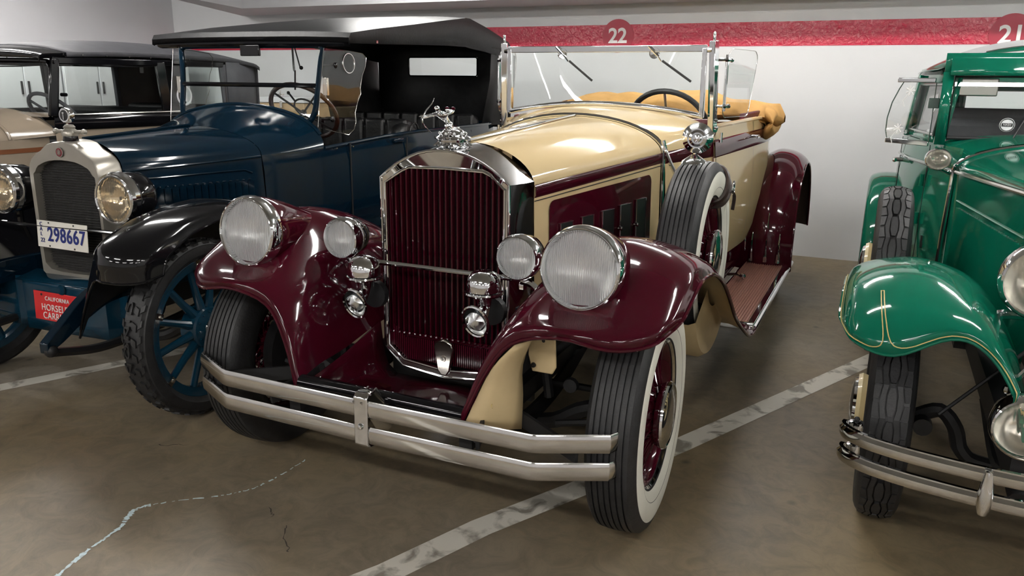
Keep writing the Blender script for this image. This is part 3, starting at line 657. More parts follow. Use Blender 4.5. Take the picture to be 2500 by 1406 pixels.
for s in (1, -1):
    g = crgrid([[sx(p, s) for p in r] for r in FW], 4, 4)
    f = shell_surface(P, 'front_wing', g, .008, -s if True else s, 'maroon', ['cream_dull', 'dark'], lambda p, u: 1 if (-.24 < p.y < .30 and u < .62) else 0, .0065)
    if s > 0: FRONT_WING = f
    # spare wheel well, hanging under the wing
    MB().lathe([(.0005, .64), (.405, .64), (.432, .67), (.432, .80), (.415, .825), (.21, .828)], (0, .90, .768), 'X', 24, R(208), R(322)).build('spare_well', 'cream_dull', f) if s > 0 else None
    # headlamp blended into the wing
    hl = lamp(P, 'headlamp', (s*.639, -.279, .938), .130, .2, [(.126, .0), (.128, .02), (.124, .06), (.110, .13), (.088, .21), (.062, .30), (.035, .38), (.008, .44)], 'maroon', 'lens', 'reflector', 'chrome', R(-5), 48, .12)
    MB().lathe([(.118, -.026), (.122, -.031), (.126, -.026)], (0, 0, 0), 'Y', 48).build('rim_bead', 'chrome', hl)
    MB().box((0, -.015, -.136), (.055, .02, .014)).tube([(-.025, -.024, -.138), (.025, -.024, -.138)], .006, 6).build('rim_clip', 'chrome', hl, bevel=.002)
    dl = lamp(P, 'driving_lamp', (s*.356, -.107, .911), .078, .12, [(.074, .0), (.075, .02), (.068, .06), (.045, .10), (.01, .125)], 'black', 'lens_small', 'reflector', 'chrome', 0, 36, .14)
    MB().tube([(0, .04, -.06), (0, .03, -.105)], .012, 8).lathe([(.0005, -.118), (.014, -.116), (.016, -.10), (.012, -.09)], (0, .03, 0), 'Z', 6).build('lamp_stem', 'chrome', dl)
    # bracket from the tie bar down to the wing
    MB().tube(cr([(s*.352, -.08, .825), (s*.39, -.075, .812), (s*.425, -.075, .775), (s*.445, -.08, .735), (s*.455, -.09, .715)], 4), [.016, .016, .015, .014, .013, .013, .013, .013, .013, .014, .015, .017, .020, .022, .024, .024, .024], 8).tube([(s*.415, -.10, .72), (s*.40, -.115, .685)], .010, 6).build('lamp_bracket', 'chrome', P)
    # trumpet horn
    hx = s*.238 if s > 0 else -.252
    hn = MB().lathe([(.0005, .862), (.022, .860), (.042, .850), (.055, .833), (.060, .815), (.060, .79), (.058, .780)], (hx, -.135, 0), 'Z', 28).build('horn', 'chrome', P)
    MB().lathe([(.066, .786), (.068, .780), (.064, .774), (.05, .772), (.0005, .770)], (hx, -.135, 0), 'Z', 28).build('horn_flange', 'chrome', hn)
    path = cr([(hx, -.135, .772), (hx, -.132, .752), (hx, -.136, .732), (hx, -.152, .714), (hx, -.176, .702), (hx, -.198, .694)], 4)
    rad = [.030-.006*k/8 if k < 8 else .024+.0010*(k-8) if k < 15 else .031+.0012*(k-15) for k in range(len(path))]
    MB().tube(path, rad, 20, cap=False).build('trumpet', 'chrome', hn)
    e = path[-1]; d = (path[-1]-path[-3]).normalized(); q = V((0, 0, 1)); xx = d.cross(q).normalized(); yy = xx.cross(d)
    MB().tube([e+(xx*math.cos(2*PI*k/24)*.047+yy*math.sin(2*PI*k/24)*.060) for k in range(24)], .0055, 6, closed=True).build('bell_rim', 'chrome', hn)
    MB().grid([[e+(xx*math.cos(2*PI*k/24)*a+yy*math.sin(2*PI*k/24)*a*1.24)-d*b_ for k in range(24)] for a, b_ in ((.047, 0), (.040, .012), (.031, .03), (.016, .05), (.002, .055))], cu=True).build('bell', 'reflector', hn)
    MB().lathe([(.0005, 0), (.05, .005), (.052, .03), (.03, .05)], (hx-.0, -.085, .70), 'Y', 20).build('horn_motor', 'dark', hn)
    MB().tube([(hx, -.10, .828), (hx, -.085, .829)], .012, 6).build('horn_clamp', 'chrome', hn)
MB().tube([(-.34, -.085, .829), (.36, -.085, .829)], .0095, 10).build('tie_bar', 'chrome', P)
# ---- front apron, frame horns, cross tube
ap = []
for k in range(7):
    y = -.40+.42*k/6; zc = .405-.050*(k/6)-.012*math.sin(PI*k/6)
    ap.append([V((x*(.318-.02*k/6), y, zc+(.052+.16*k/6)*abs(x)**16)) for x in (-1, -.975, -.94, -.9, -.75, -.5, -.25, 0, .25, .5, .75, .9, .94, .975, 1)])
MB().grid(ap).build('front_apron', 'maroon', P, solid=.006)
MB().tube([(-.32, -.425, .462), (.32, -.425, .462)], .027, 16).build('cross_tube', 'black', P)
for s in (1, -1):
    MB().bar((s*.335, -.45, .395), (s*.345, .6, .43), .045, .07).build('frame_rail', 'dark', P)
    MB().bar((s*.38, .5, .50), (s*.45, 3.9, .50), .06, .12).build('chassis_rail', 'dark', P)
    sp = cr([(s*.38, -.46, .40), (s*.38, -.2, .33), (s*.38, 0, .31), (s*.38, .25, .34), (s*.38, .5, .42)], 5)
    for q in range(4): MB().tube([p+V((0, 0, .012*q)) for p in sp[q:len(sp)-q]], .02, 4, flat=.35).build('leaf_spring', 'dark', P)
    MB().tube([(s*.44, -.02, .40), (s*.42, -.04, .60)], .018, 8).lathe([(.0005, 0), (.035, 0), (.035, .05), (.0005, .05)], (s*.40, -.05, .62), 'X', 14).build('shock_absorber', 'dark', P)
    MB().tube([(s*.50, -.10, .34), (s*.68, -.10, .38)], .012, 6).lathe([(.0005, -.01), (.024, -.008), (.026, .01), (.0005, .012)], (s*.56, -.13, .50), 'Y', 12).build('steering_link', 'dark', P)
MB().tube(cr([(-.66, 0, .40), (-.55, 0, .36), (-.4, 0, .29), (0, 0, .285), (.4, 0, .29), (.55, 0, .36), (.66, 0, .40)], 4), .03, 8).build('front_axle', 'dark', P)
MB().tube([(-.62, .16, .38), (.62, .16, .38)], .014, 8).build('track_rod', 'dark', P)
MB().box((0, .75, .70), (.42, 1.0, .62)).box((0, 2.3, .46), (.7, 2.0, .06)).box((0, .6, .40), (.4, .8, .16)).build('engine', 'dark', P, bevel=.02)
MB().box((0, .14, .48), (.62, .03, .36)).build('radiator_baffle', 'dark', P)
fr0 = [(.322, -.452, .435), (.36, -.428, .535), (.405, -.416, .63), (.475, -.405, .712)]; re0 = [(.463, -.32, .402), (.466, -.32, .52), (.464, -.32, .62), (.50, -.32, .725)]
for s in (1,):
    rows = []
    for t in (0, .25, .5, .75, 1.): rows.append([V(sx(a, s)).lerp(V(sx(b_, s)), t)+V((s*.02*math.sin(PI*t)+s*.006, 0, 0)) for a, b_ in zip(fr0, re0)])
    MB().grid(crgrid(rows, 3, 1)).build('splash_panel', 'cream_dull', FRONT_WING if s > 0 else P, solid=.004)
MB().lathe([(.0005, -.004), (.007, -.003), (.008, 0)], (.405, -.40, .50), 'X', 10).build('panel_bolt', 'pin_gold', FRONT_WING)
# hanging cream bracket plate inside the wing
MB().prism([(.455, -.25, .76), (.545, -.25, .76), (.553, -.25, .60), (.54, -.25, .575), (.47, -.25, .575), (.455, -.25, .63)], (0, .008, 0)).build('wing_stay', 'cream_dull', FRONT_WING, bevel=.004)
MB().lathe([(.0005, -.006), (.008, -.005), (.009, 0)], (.478, -.256, .60), 'Y', 10).lathe([(.0005, -.002), (.006, -.002)], (.51, -.253, .685), 'Y', 10).build('stay_bolt', 'bumper_rubber', FRONT_WING)
# ---- front bumper
def bump_path(off=0.):
    return [(-.795, -.335), (-.802, -.375), (-.785, -.408), (-.75, -.424), (-.60, -.497), (-.58, -.503), (0, -.512), (.58, -.503), (.60, -.497), (.75, -.424), (.785, -.408), (.802, -.375), (.795, -.335)]
fb = None
for z0, z1 in ((.430, .489), (.342, .400)):
    rows = []; pp = bump_path(); n = len(pp)
    prof = [(.0, z0+.004), (.010, z0), (.014, z0+.008), (.0165, (z0+z1)/2), (.014, z1-.008), (.010, z1), (.0, z1-.004)]
    for i, (x, y) in enumerate(pp):
        a = V(pp[max(i-1, 0)]); c = V(pp[min(i+1, n-1)]); t = (c-a).normalized(); nn = V((t.y, -t.x)); rows.append([V((x+nn.x*o_, y+nn.y*o_, z)) for o_, z in prof])
    o = MB().grid(rows, cu=True).build('bumper_bar', 'chrome_worn', P, angle=24)
    if fb is None: fb = o
for s in (1, -1): MB().tube([(s*.783, -.345, .34), (s*.783, -.345, .50)], .012, 10).tube([(s*.783, -.345, .50), (s*.783, -.345, .507)], .016, 10).build('end_bolt', 'chrome', P)
cl = MB().prism([(0.0, -.522, z) for z in (0,)]*0+[(-.026, -.533, .338), (-.026, -.533, .500), (-.026, -.520, .512), (-.026, -.49, .516), (-.026, -.47, .512), (-.026, -.478, .506), (-.026, -.515, .500), (-.026, -.525, .490), (-.026, -.525, .346), (-.026, -.515, .334), (-.026, -.478, .330), (-.026, -.47, .324), (-.026, -.49, .320), (-.026, -.52, .326)], (.052, 0, 0)).build('bumper_clamp', 'chrome', P, bevel=.004)
MB().lathe([(.0005, -.012), (.008, -.010), (.012, 0)], (0, -.531, .402), 'Y', 16).build('clamp_bolt', 'chrome', cl)
for x in (-.012, .018): MB().bar((x, -.50, .415), (x+.02, -.44, .45), .006, .16).build('clamp_plate', 'chrome_worn', cl)
for s in (1, -1):
    MB().bar((s*.40, -.495, .415), (s*.345, -.30, .45), .012, .05).bar((s*.70, -.44, .415), (s*.36, -.25, .44), .012, .05).build('bumper_iron', 'dark', P)
# ---- road wheels
def main_wheel(loc, side, steer=0., spokes=36):
    w_ = MB().lathe([(.246, .060), (.250, .064), (.247, .055), (.238, .050), (.228, .03), (.222, .0), (.228, -.03), (.246, -.058)], (0, 0, 0), 'X', 56).build('wheel', 'maroon', P, loc=loc); w_.rotation_euler = (0, 0, (0 if side > 0 else PI)+steer)
    MB().lathe([(.244, .058), (.251, .066), (.255, .062), (.250, .054)], (0, 0, 0), 'X', 56).build('rim_edge', 'chrome', w_)
    MB().lathe(tyre_prof(.40, .086, .25, (.047, .028, .009, -.009, -.028, -.047)), (0, 0, 0), 'X', 72).build('tyre', 'rubber', w_, angle=30)
    MB().lathe([(.258, .069), (.275, .0795), (.300, .0862), (.325, .0880), (.348, .0850), (.362, .0800), (.366, .0765)], (0, 0, 0), 'X', 72).build('whitewall', 'white_rubber', w_, angle=60)
    MB().lathe([(.0005, .095), (.060, .093), (.072, .085), (.085, .055), (.105, .02), (.095, -.03), (.05, -.07), (.0005, -.07)], (0, 0, 0), 'X', 32).build('hub', 'maroon', w_)
    h = MB().lathe([(.098, .075), (.110, .085), (.115, .092), (.112, .100), (.104, .104), (.100, .100), (.085, .106), (.05, .112), (.0005, .114)], (0, 0, 0), 'X', 40).build('hub_cap', 'chrome', w_, angle=25)
    MB().lathe([(.106, .07), (.112, .083), (.098, .086)], (0, 0, 0), 'X', 40).build('hub_cap_back', 'maroon', h)
    add_spokes(w_, spokes, .082, .062, .226, .018, .0032, 'maroon', .30); 
    me = MB().lathe([(.0005, -.03), (.17, -.03), (.18, -.06), (.19, -.09), (.0005, -.09)], (0, 0, 0), 'X', 32).build('brake_drum', 'dark', w_)
    me2 = MB().tube([(-.02, 0, .08), (.0, .05, .226)], .003, 5).mesh('spoke', 'maroon')
    for k in range(18): meshobj('spoke', me2, w_, (0, 0, 0), (2*PI*k/18, 0, 0))
    return w_
wf = main_wheel((.764, 0, .40), 1, .035)
main_wheel((-.764, 0, .40), -1, .035)
main_wheel((.755, 3.44, .40), 1); main_wheel((-.755, 3.44, .40), -1, 0, 18)
for s in (1,):
    sp_ = main_wheel((s*.722, .90, .768), s); sp_['label'] = 'side-mounted spare wheel sunk in the front wing'
    mbk = MB().tube([(.705, .87, 1.165), (.705, .87, 1.19)], .018, 10).tube([(.705, .87, 1.19), (.712, .868, 1.235)], .0075, 8).lathe([(.060, 1.150), (.052, 1.168), (.03, 1.182), (.012, 1.195)], (.705, .87, 0), 'Z', 16).build('mirror_stalk', 'chrome', P)
    mi = MB().lathe([(.0005, -.040), (.014, -.038), (.020, -.028), (.024, -.022), (.034, -.018), (.040, -.022), (.044, -.018), (.054, -.008), (.063, .004), (.062, .012), (.056, .014), (.0005, .014)], (0, 0, 0), 'Y', 32).build('mirror', 'chrome', P, loc=(.714, .86, 1.262), angle=25); mi.rotation_euler = (0, 0, .12)
for th_ in (26, 36):
    ca, sa = math.cos(R(th_)), math.sin(R(th_)); sp_c = lambda x, r: (x, .90+r*sa, .768+r*ca)
    ring = cr([sp_c(.64, .385), sp_c(.67, .405), sp_c(.72, .41), sp_c(.775, .405), sp_c(.808, .375), sp_c(.820, .33), sp_c(.815, .28), sp_c(.79, .245), sp_c(.74, .235)], 4)
    MB().tube(ring, .0135, 6, flat=.6).build('spare_strap', 'strap', P)
bk = V(sp_c(.834, .335)); MB().tube([bk+V((.002, .020*math.cos(2*PI*k/12), .028*math.sin(2*PI*k/12))) for k in range(12)], .004, 6, closed=True).build('strap_buckle', 'chrome', P)
MB().tube(cr([sp_c(.832, .32), (.84, 1.11, 1.00), (.836, 1.115, .94)], 4), .009, 6, flat=.4).build('strap_end', 'strap', P)
# ---- running boards
for s in (1, -1):
    rb = MB().box((s*.792, 2.265, .318), (.285, 1.69, .03)).build('running_board', 'chrome', P, bevel=.006)
    MB().box((s*.782, 2.265, .3345), (.235, 1.66, .004)).build('tread_mat', 'mat_rubber', rb)
    rme = MB().prism([(-.0045, -.82, 0), (-.0025, -.82, .005), (.0025, -.82, .005), (.0045, -.82, 0)], (0, 1.64, 0)).mesh('tread_rib', 'mat_rubber')
    for k in range(17): meshobj('tread_rib', rme, rb, (s*(.672+.0138*k), 2.265, .336))
    MB().tube([(s*.935, 1.43, .318), (s*.935, 3.1, .318)], .014, 8).bar((s*.925, 1.43, .302), (s*.925, 3.1, .302), .02, .045).build('edge_trim', 'chrome', rb)
    MB().tube([(s*.665, 1.43, .338), (s*.665, 3.1, .338)], .005, 6).build('inner_trim', 'chrome', rb)
    MB().tube([(s*.66, 1.435, .338), (s*.93, 1.435, .338)], .006, 6).build('front_trim', 'chrome', rb)
    MB().tube([(s*.66, 3.1, .338), (s*.93, 3.1, .338)], .006, 6).build('rear_trim', 'chrome', rb)
    MB().tube([(s*.64, 2.36, .36), (s*.70, 2.33, .375), (s*.72, 2.31, .37)], .009, 8).ball((s*.735, 2.3, .37), .02, 8).build('courtesy_lamp', 'chrome', rb)
# ---- rear wings
RWG = []
for a, crest, lip in ((-14, .585, .52), (5, .60, .53), (25, .61, .54), (45, .615, .545), (65, .62, .545), (85, .625, .545), (105, .63, .545), (125, .63, .545), (145, .62, .54), (165, .62, .535), (178, .62, .535)):
    ca, sa = -math.cos(R(a)), math.sin(R(a)); row = []
    for x, k in ((.58, .80), (.66, .93), (.74, 1.0), (.82, 1.0), (.89, .96), (.935, .90), (.945, .86)):
        rr = crest*k if k > .87 else lip
        row.append((x, 3.44+ca*rr*1.02, .42+sa*rr))
    RWG.append(row)
for s in (1, -1):
    g = crgrid([[sx(p, s) for p in r] for r in RWG], 4, 4)
    f = shell_surface(P, 'rear_wing', g, .008, -s, 'maroon', ['brown_board', 'dark'], lambda p, u: 0, .0065)
    for (x, h_) in ((.70, .17), (.79, .30), (.87, .17)):
        b0 = V((s*x, 2.845, .36)); MB().tube([b0+V((0, 0, 0)), b0+V((0, -.012, .05)), b0+V((0, -.014, .12)), b0+V((0, .002+.09*(h_-.17), h_+.02))], [.016, .011, .006, .0025], 8).build('stone_guard', 'chrome', f)
    MB().tube(cr([(s*.655, 2.86, .42), (s*.652, 2.84, .6), (s*.66, 2.93, .80), (s*.675, 3.1, .98), (s*.68, 3.4, 1.05)], 4), .007, 6).build('wing_piping', 'chrome', f)
    MB().lathe([(.0005, .0), (.03, .0), (.036, .03), (.036, .09), (.0005, .10)], (s*.90, 4.02, .74), 'Y', 16).build('tail_lamp', 'chrome', f)
rbp = [(-.80, 4.20), (-.70, 4.28), (-.3, 4.33), (0, 4.34), (.3, 4.33), (.70, 4.28), (.80, 4.20)]
for z0, z1 in ((.46, .51), (.37, .42)):
    MB().grid([[V((x, y, z0)), V((x, y+.014, z0+.01)), V((x, y+.014, z1-.01)), V((x, y, z1))] for x, y in rbp], cu=True).build('rear_bumper_bar', 'chrome', P)
# ================================================================== navy touring car
B = empty('touring_car', (-1.985, -.009, 0), .064, 'navy touring car with black fabric top, silver radiator and white number plate', 'car')
# ---- radiator
ro = [(-.215, .565), (-.217, .70), (-.217, .85), (-.217, 1.0), (-.217, 1.055), (-.208, 1.085), (-.190, 1.110), (-.160, 1.132), (-.128, 1.146), (-.112, 1.158), (-.085, 1.176), (-.045, 1.186), (0, 1.189), (.045, 1.186), (.085, 1.176), (.112, 1.158), (.128, 1.146), (.160, 1.132), (.190, 1.110), (.208, 1.085), (.217, 1.055), (.217, 1.0), (.217, .85), (.217, .70), (.215, .565), (.175, .535), (.09, .527), (0, .525), (-.09, .527), (-.175, .535)]
ri = [(-.192, .61), (-.195, .70), (-.195, .85), (-.194, 1.0), (-.192, 1.035), (-.178, 1.046), (-.168, 1.062), (-.155, 1.074), (-.128, 1.086), (-.105, 1.094), (-.08, 1.100), (-.045, 1.104), (0, 1.106), (.045, 1.104), (.08, 1.100), (.105, 1.094), (.128, 1.086), (.155, 1.074), (.168, 1.062), (.178, 1.046), (.192, 1.035), (.194, 1.0), (.195, .85), (.195, .70), (.192, .61), (.158, .582), (.09, .574), (0, .572), (-.09, .574), (-.158, .582)]
sh = MB().grid([[V((x*.99, .03, z)) for x, z in ri], [V((x, -.012, z)) for x, z in ri], [V((x*.985, -.014, z-.004 if z > .8 else z+.004)) for x, z in ro], [V((x, -.004, z)) for x, z in ro], [V((x*1.02, .115, z+.006 if z > .8 else z)) for x, z in ro]], cu=True).build('radiator_shell', 'silver', B, angle=40)
MB().poly([(x, .028, z) for x, z in ri]).build('core', 'core', sh)
def wid(z):
    if z > 1.035: return .19*max(.05, (1-((z-1.035)/.072)**2))**.5
    if z < .61: return .16+.032*(z-.57)/.04
    return .193
flat = MB().prism([(-1, 0, -.0028), (-1, -.006, 0), (-1, 0, .0028)], (2, 0, 0)).mesh('core_fin', 'core_fin')
for k in range(44):
    z = .582+.0119*k
    o = meshobj('core_fin', flat, sh, (0, .024, z)); o.scale = (wid(z)-.002, 1, 1)
bd = MB().lathe([(.0005, -.004), (.019, -.004), (.021, 0)], (0, -.016, 1.142), 'Y', 20).build('badge', 'crimson', B); bd.scale = (1, 1, 1)
MB().tube([(.021*math.cos(2*PI*k/20), -.019, 1.142+.021*math.sin(2*PI*k/20)) for k in range(20)], .002, 5, closed=True).box((0, -.021, 1.142), (.005, .002, .026)).box((-.008, -.021, 1.142), (.004, .002, .018)).box((.008, -.021, 1.142), (.004, .002, .018)).build('badge_mark', 'silver', bd)
cp = MB().lathe([(.032, 1.185), (.034, 1.19), (.030, 1.212)], (0, .05, 0), 'Z', 20).build('filler_neck', 'black', B)
MB().lathe([(.034, 1.212), (.036, 1.226), (.03, 1.238), (.022, 1.246), (.026, 1.252), (.018, 1.262), (.0005, 1.266)], (0, .05, 0), 'Z', 20).tube([(-.085, .05, 1.232), (.085, .05, 1.232)], .008, 8).ball((-.088, .05, 1.232), .014, 8).ball((.088, .05, 1.232), .014, 8).build('filler_cap', 'silver', cp)
mm = MB().lathe([(.0005, -.016), (.030, -.016), (.034, -.012), (.036, .0), (.034, .012), (.030, .016), (.0005, .016)], (0, .045, 1.305), 'Y', 28).tube([(0, .05, 1.262), (0, .046, 1.275)], .010, 8).build('temperature_dial', 'chrome', cp)
MB().lathe([(.0005, -.003), (.024, -.002), (.025, 0)], (0, .030, 1.305), 'Y', 24).build('dial_glass', 'bumper_rubber', mm)
MB().box((0, .0255, 1.303), (.004, .002, .034)).ball((0, .0255, 1.316), .005, 6).build('dial_stem', 'chrome', mm)
# ---- plates
pl = MB().box((0, 0, 0), (.315, .004, .126)).build('number_plate', 'plate_white', B, bevel=.0018, loc=(.012, -.068, .765)); pl.rotation_euler = (-.05, .02, 0)
text('plate_number', '298667', .092, 'ink_blue', pl, frontal(.028, -.004, -.002), .80, 1.08, .0015)
for ch, z in (('C', .045), ('A', .022), ('L', -.001)): text('plate_state', ch, .026, 'ink_blue', pl, frontal(-.128, -.004, z), .9)
text('plate_year', '22', .028, 'ink_blue', pl, frontal(-.122, -.004, -.030), 1.0)
for x, z in ((-.08, .054), (.075, .054), (-.08, -.054), (.075, -.054)): MB().ball((x, -.003, z), .0045, 8, (1, .5, 1)).build('plate_bolt', 'latch', pl)
rp = MB().box((0, 0, 0), (.305, .004, .14)).build('club_plate', 'plate_red', B, bevel=.0018, loc=(-.03, -.105, .425)); rp.rotation_euler = (-.03, .02, 0); rp['label'] = 'red plate lettered in white below the radiator'
text('plate_line', 'CALIFORNIA', .028, 'ink_white', rp, frontal(.0, -.004, .038), .9, 1.1)
text('plate_line', 'HORSELESS', .046, 'ink_white', rp, frontal(.0, -.004, -.006), .85, 1.08)
text('plate_line', 'CARRIAGE', .046, 'ink_white', rp, frontal(.0, -.004, -.046), .85, 1.08)
MB().ball((-.10, -.003, .055), .006, 8, (1, .5, 1)).build('plate_bolt', 'latch', rp)
# ---- apron and frame
ap = MB().grid([[V((x, y0, z)) for x, y0 in ((-.62, -.02), (-.50, -.06), (-.34, -.07), (-.29, -.045), (-.26, -.095), (0, -.10), (.26, -.095), (.29, -.045), (.36, -.06), (.44, -.02))] for z in (.30, .36, .45, .52, .545)]).grid([[V((x, -.10, .54)), V((x, .02, .565))] for x in (-.3, 0, .3)]).build('front_apron', 'navy_wheel', B, angle=30, solid=.004)
MB().lathe([(.0005, -.006), (.022, -.005), (.025, 0)], (.005, -.105, .515), 'Y', 20).build('apron_boss', 'navy_wheel', ap)
for s in (1, -1):
    hp = cr([(s*.36, -.50, .40), (s*.36, -.42, .445), (s*.36, -.28, .53), (s*.36, -.1, .575), (s*.37, .3, .56), (s*.42, .9, .54), (s*.45, 3.6, .54)], 4)
    rows = []
    for i, p in enumerate(hp):
        h_ = .022+.03*min(1, i/8); rows.append([p+V((-.022, 0, -h_)), p+V((.022, 0, -h_)), p+V((.022, 0, h_)), p+V((-.022, 0, h_))])
    MB().grid(rows, cu=True).poly(rows[0]).build('frame_horn', 'navy', B, bevel=.004)
    MB().tube(cr([(s*.36, -.47, .375), (s*.37, -.25, .33), (s*.38, 0, .335), (s*.38, .3, .36), (s*.38, .5, .42)], 5), .024, 6, flat=.8).ball((s*.37, -.475, .385), .028, 10).build('leaf_spring', 'dark', B)
    MB().lathe([(.0005, 0), (.07, .01), (.075, .09), (.0005, .10)], (s*.46 if s > 0 else -.56, -.10, .50), 'X', 20).build('shock_drum', 'navy', B)
MB().tube(cr([(-.64, 0, .40), (-.45, 0, .32), (0, 0, .30), (.45, 0, .32), (.64, 0, .40)], 4), .026, 8).build('front_axle', 'dark', B)
MB().box((0, .55, .62), (.5, .85, .5)).box((0, 2.2, .5), (.8, 3.0, .1)).build('engine', 'dark', B)
# ---- bonnet and scuttle
def bh(y):
    t = (y-.115)/.69; return .225+.235*t**.9, 1.060+.026*t, 1.192+.034*t
def brow(y):
    if y <= .805: hw, zb_, zc = bh(y); ex = 1.0
    else:
        t = (y-.805)/.40; hw = .46+.12*t; zb_ = 1.086+.012*t; zc = 1.226+.105*t**1.3; ex = 1.0-.12*t
    N = 22; return [V((hw*math.sin(PI/2*(-1+2*k/N)), y, zb_+(zc-zb_)*max(0., math.cos(PI/2*(-1+2*k/N)))**ex)) for k in range(N+1)]
MB().grid([brow(.115+.69*k/10) for k in range(11)]).build('bonnet_top', 'navy', B, angle=60)
MB().grid([brow(.809+.40*k/10) for k in range(11)]).build('scuttle', 'navy', B, angle=60)
hp = brow(1.21); MB().tube(hp[2:-2], .012, 8).build('scuttle_hoop', 'navy', B)
MB().tube([(0, .115, 1.197), (0, .80, 1.231)], .007, 8).build('centre_hinge', 'navy', B)
for s in (1, -1):
    rw = [[V((s*(bh(y)[0]+.03*(1-j/4)), y, .58+(bh(y)[1]-.58)*j/4)) for j in range(5)] for y in [.115+.69*k/6 for k in range(7)]]
    sd = MB().grid(rw).build('bonnet_side', 'navy', B, angle=60)
    MB().tube([V((s*(bh(y)[0]+.003), y, bh(y)[1]-.006)) for y in (.12, .35, .6, .8)], .006, 6).build('bonnet_bead', 'navy', sd)
    bx = lambda y, z, o_=.004: V((s*(bh(y)[0]+.03*(1-(z-.58)/(bh(y)[1]-.58))+o_), y, z))
    MB().tube([bx(.13, 1.012), bx(.3, 1.014), bx(.6, 1.018), bx(.70, 1.018), bx(.74, 1.0)], .004, 6).build('panel_bead', 'navy', sd)
    lv = {}
    for k in range(16):
        y = .17+.036*k
        MB().prism([bx(y, .885, .001), bx(y+.020, .885, .001), bx(y+.020, .885, .016)], (0, 0, .078)).ball(bx(y+.016, .964, .006), .009, 6).build('louvre', 'navy', sd)
    # scuttle side, doors and tub
    rw = []
    for y in (.809, .95, 1.1, 1.21, 1.4, 1.8, 2.2, 2.6, 3.0, 3.4, 3.7, 3.9):
        hw = abs(brow(min(y, 1.205))[-1].x) if y <= 1.205 else .58+.09*math.sin(min(1, (y-1.2)/1.4)*PI/2)-.18*max(0, (y-3.2)/.7)**2
        zr = (1.086+.012*(y-.809)/.4) if y < 1.21 else 1.10+.05*min(1, (y-1.21)/.8)
        rw.append([V((s*(hw+a), y, .50+(zr-.50)*q)) for a, q in ((-.03, 0), (.0, .15), (.016, .5), (.012, .85), (0, 1.))])
    sd2 = MB().grid(rw).build('body_side', 'navy', B, angle=60)
    MB().tube([r_[-1] for r_ in rw[3:]], .012, 8).build('body_rail', 'navy', sd2)
    for yd in (1.42, 2.02, 2.5, 3.05):
        MB().bar((s*(.62 if yd < 2 else .668), yd, .58), (s*(.62 if yd < 2 else .672), yd, 1.12), .012, .004, up=(1, 0, 0)).build('door_gap', 'dark', sd2)
    MB().box((s*.655, 1.93, 1.105), (.03, .12, .03)).build('door_latch', 'navy', sd2, bevel=.01)
    for y in (1.3, 1.46, 2.15, 2.25): MB().ball((s*(.60+.05*min(1, (y-1.2))), y, 1.095), .006, 6).build('snap_stud', 'nickel', sd2)
MB().grid([[V((x, 3.9, z)) for x in (-.5, 0, .5)] for z in (.5, 1.15)]).build('tail_panel', 'navy', B)
# ---- windscreen
fr = [(-.31, 1.235, 1.125), (-.35, 1.24, 1.165), (-.43, 1.25, 1.215), (-.482, 1.27, 1.29), (-.492, 1.30, 1.42), (-.505, 1.325, 1.58), (-.515, 1.335, 1.640), (-.50, 1.337, 1.660), (-.46, 1.338, 1.668)]
full = fr+[(0, 1.338, 1.670)]+[(-x, y, z) for x, y, z in fr[::-1]]
wf_ = MB().tube(cr(full, 4), .0165, 10).build('windscreen_frame', 'navy', B)
MB().tube([(-.492, 1.302, 1.445), (.492, 1.302, 1.445)], .0135, 10).build('centre_bar', 'black', wf_)
def glp(z, x): return V((x, 1.27+.065*(z-1.29)/.37, z))
MB().grid([[glp(1.455, -.49), glp(1.455, .49)], [glp(1.655, -.505), glp(1.655, .505)]]).build('upper_glass', 'glass', wf_)
MB().grid([[glp(1.19, -.40), glp(1.19, .40)], [glp(1.26, -.46), glp(1.26, .46)], [glp(1.435, -.485), glp(1.435, .485)]]).build('lower_glass', 'glass', wf_)
for s in (1, -1):
    MB().tube([(s*.31, 1.235, 1.125), (s*.325, 1.225, 1.09)], .02, 10).ball((s*.33, 1.215, 1.085), .040, 12, (.7, .6, 1.1)).build('frame_foot', 'navy', wf_)
    MB().box((s*.535, 1.32, 1.44), (.03, .02, .10)).build('wing_hinge', 'nickel', wf_, bevel=.002)
    w2 = [(1.30, 1.652), (1.50, 1.648), (1.65, 1.636), (1.686, 1.612), (1.675, 1.56), (1.640, 1.505), (1.618, 1.433), (1.622, 1.40), (1.585, 1.345), (1.562, 1.29), (1.566, 1.235), (1.545, 1.19), (1.49, 1.160), (1.36, 1.185), (1.22, 1.215), (1.25, 1.40)]
    dv = .10
    pts = [V((s*(.535+dv*(y-1.22)), y, z)) for y, z in w2]
    wg = MB().prism(pts, (s*.006, 0, 0)).build('wind_wing', 'glass_clear', B)
    MB().tube([p+V((s*.003, 0, 0)) for p in pts], .0018, 6, closed=True).build('glass_edge', 'nickel', wg)
    if s > 0: MB().tube([V((.535+dv*.29+.004, 1.515+.062*math.cos(2*PI*k/28), 1.575+.056*math.sin(2*PI*k/28))) for k in range(28)], .0045, 6, closed=True).build('mirror_ring', 'reflector', wg)
    for y, z in ((1.395, 1.56), (1.345, 1.255)): MB().ball((s*(.555), y, z), .018, 10, (.7, 1, 1)).tube([(s*.50, 1.31, z), (s*.55, y, z)], .006, 6).build('wing_clamp', 'black', wg)
vm = MB().box((.035, 1.30, 1.640), (.135, .02, .062)).build('mirror', 'black', B, bevel=.004); MB().tube([(.035, 1.31, 1.66), (.035, 1.33, 1.672)], .006, 6).build('mirror_stem', 'black', vm)
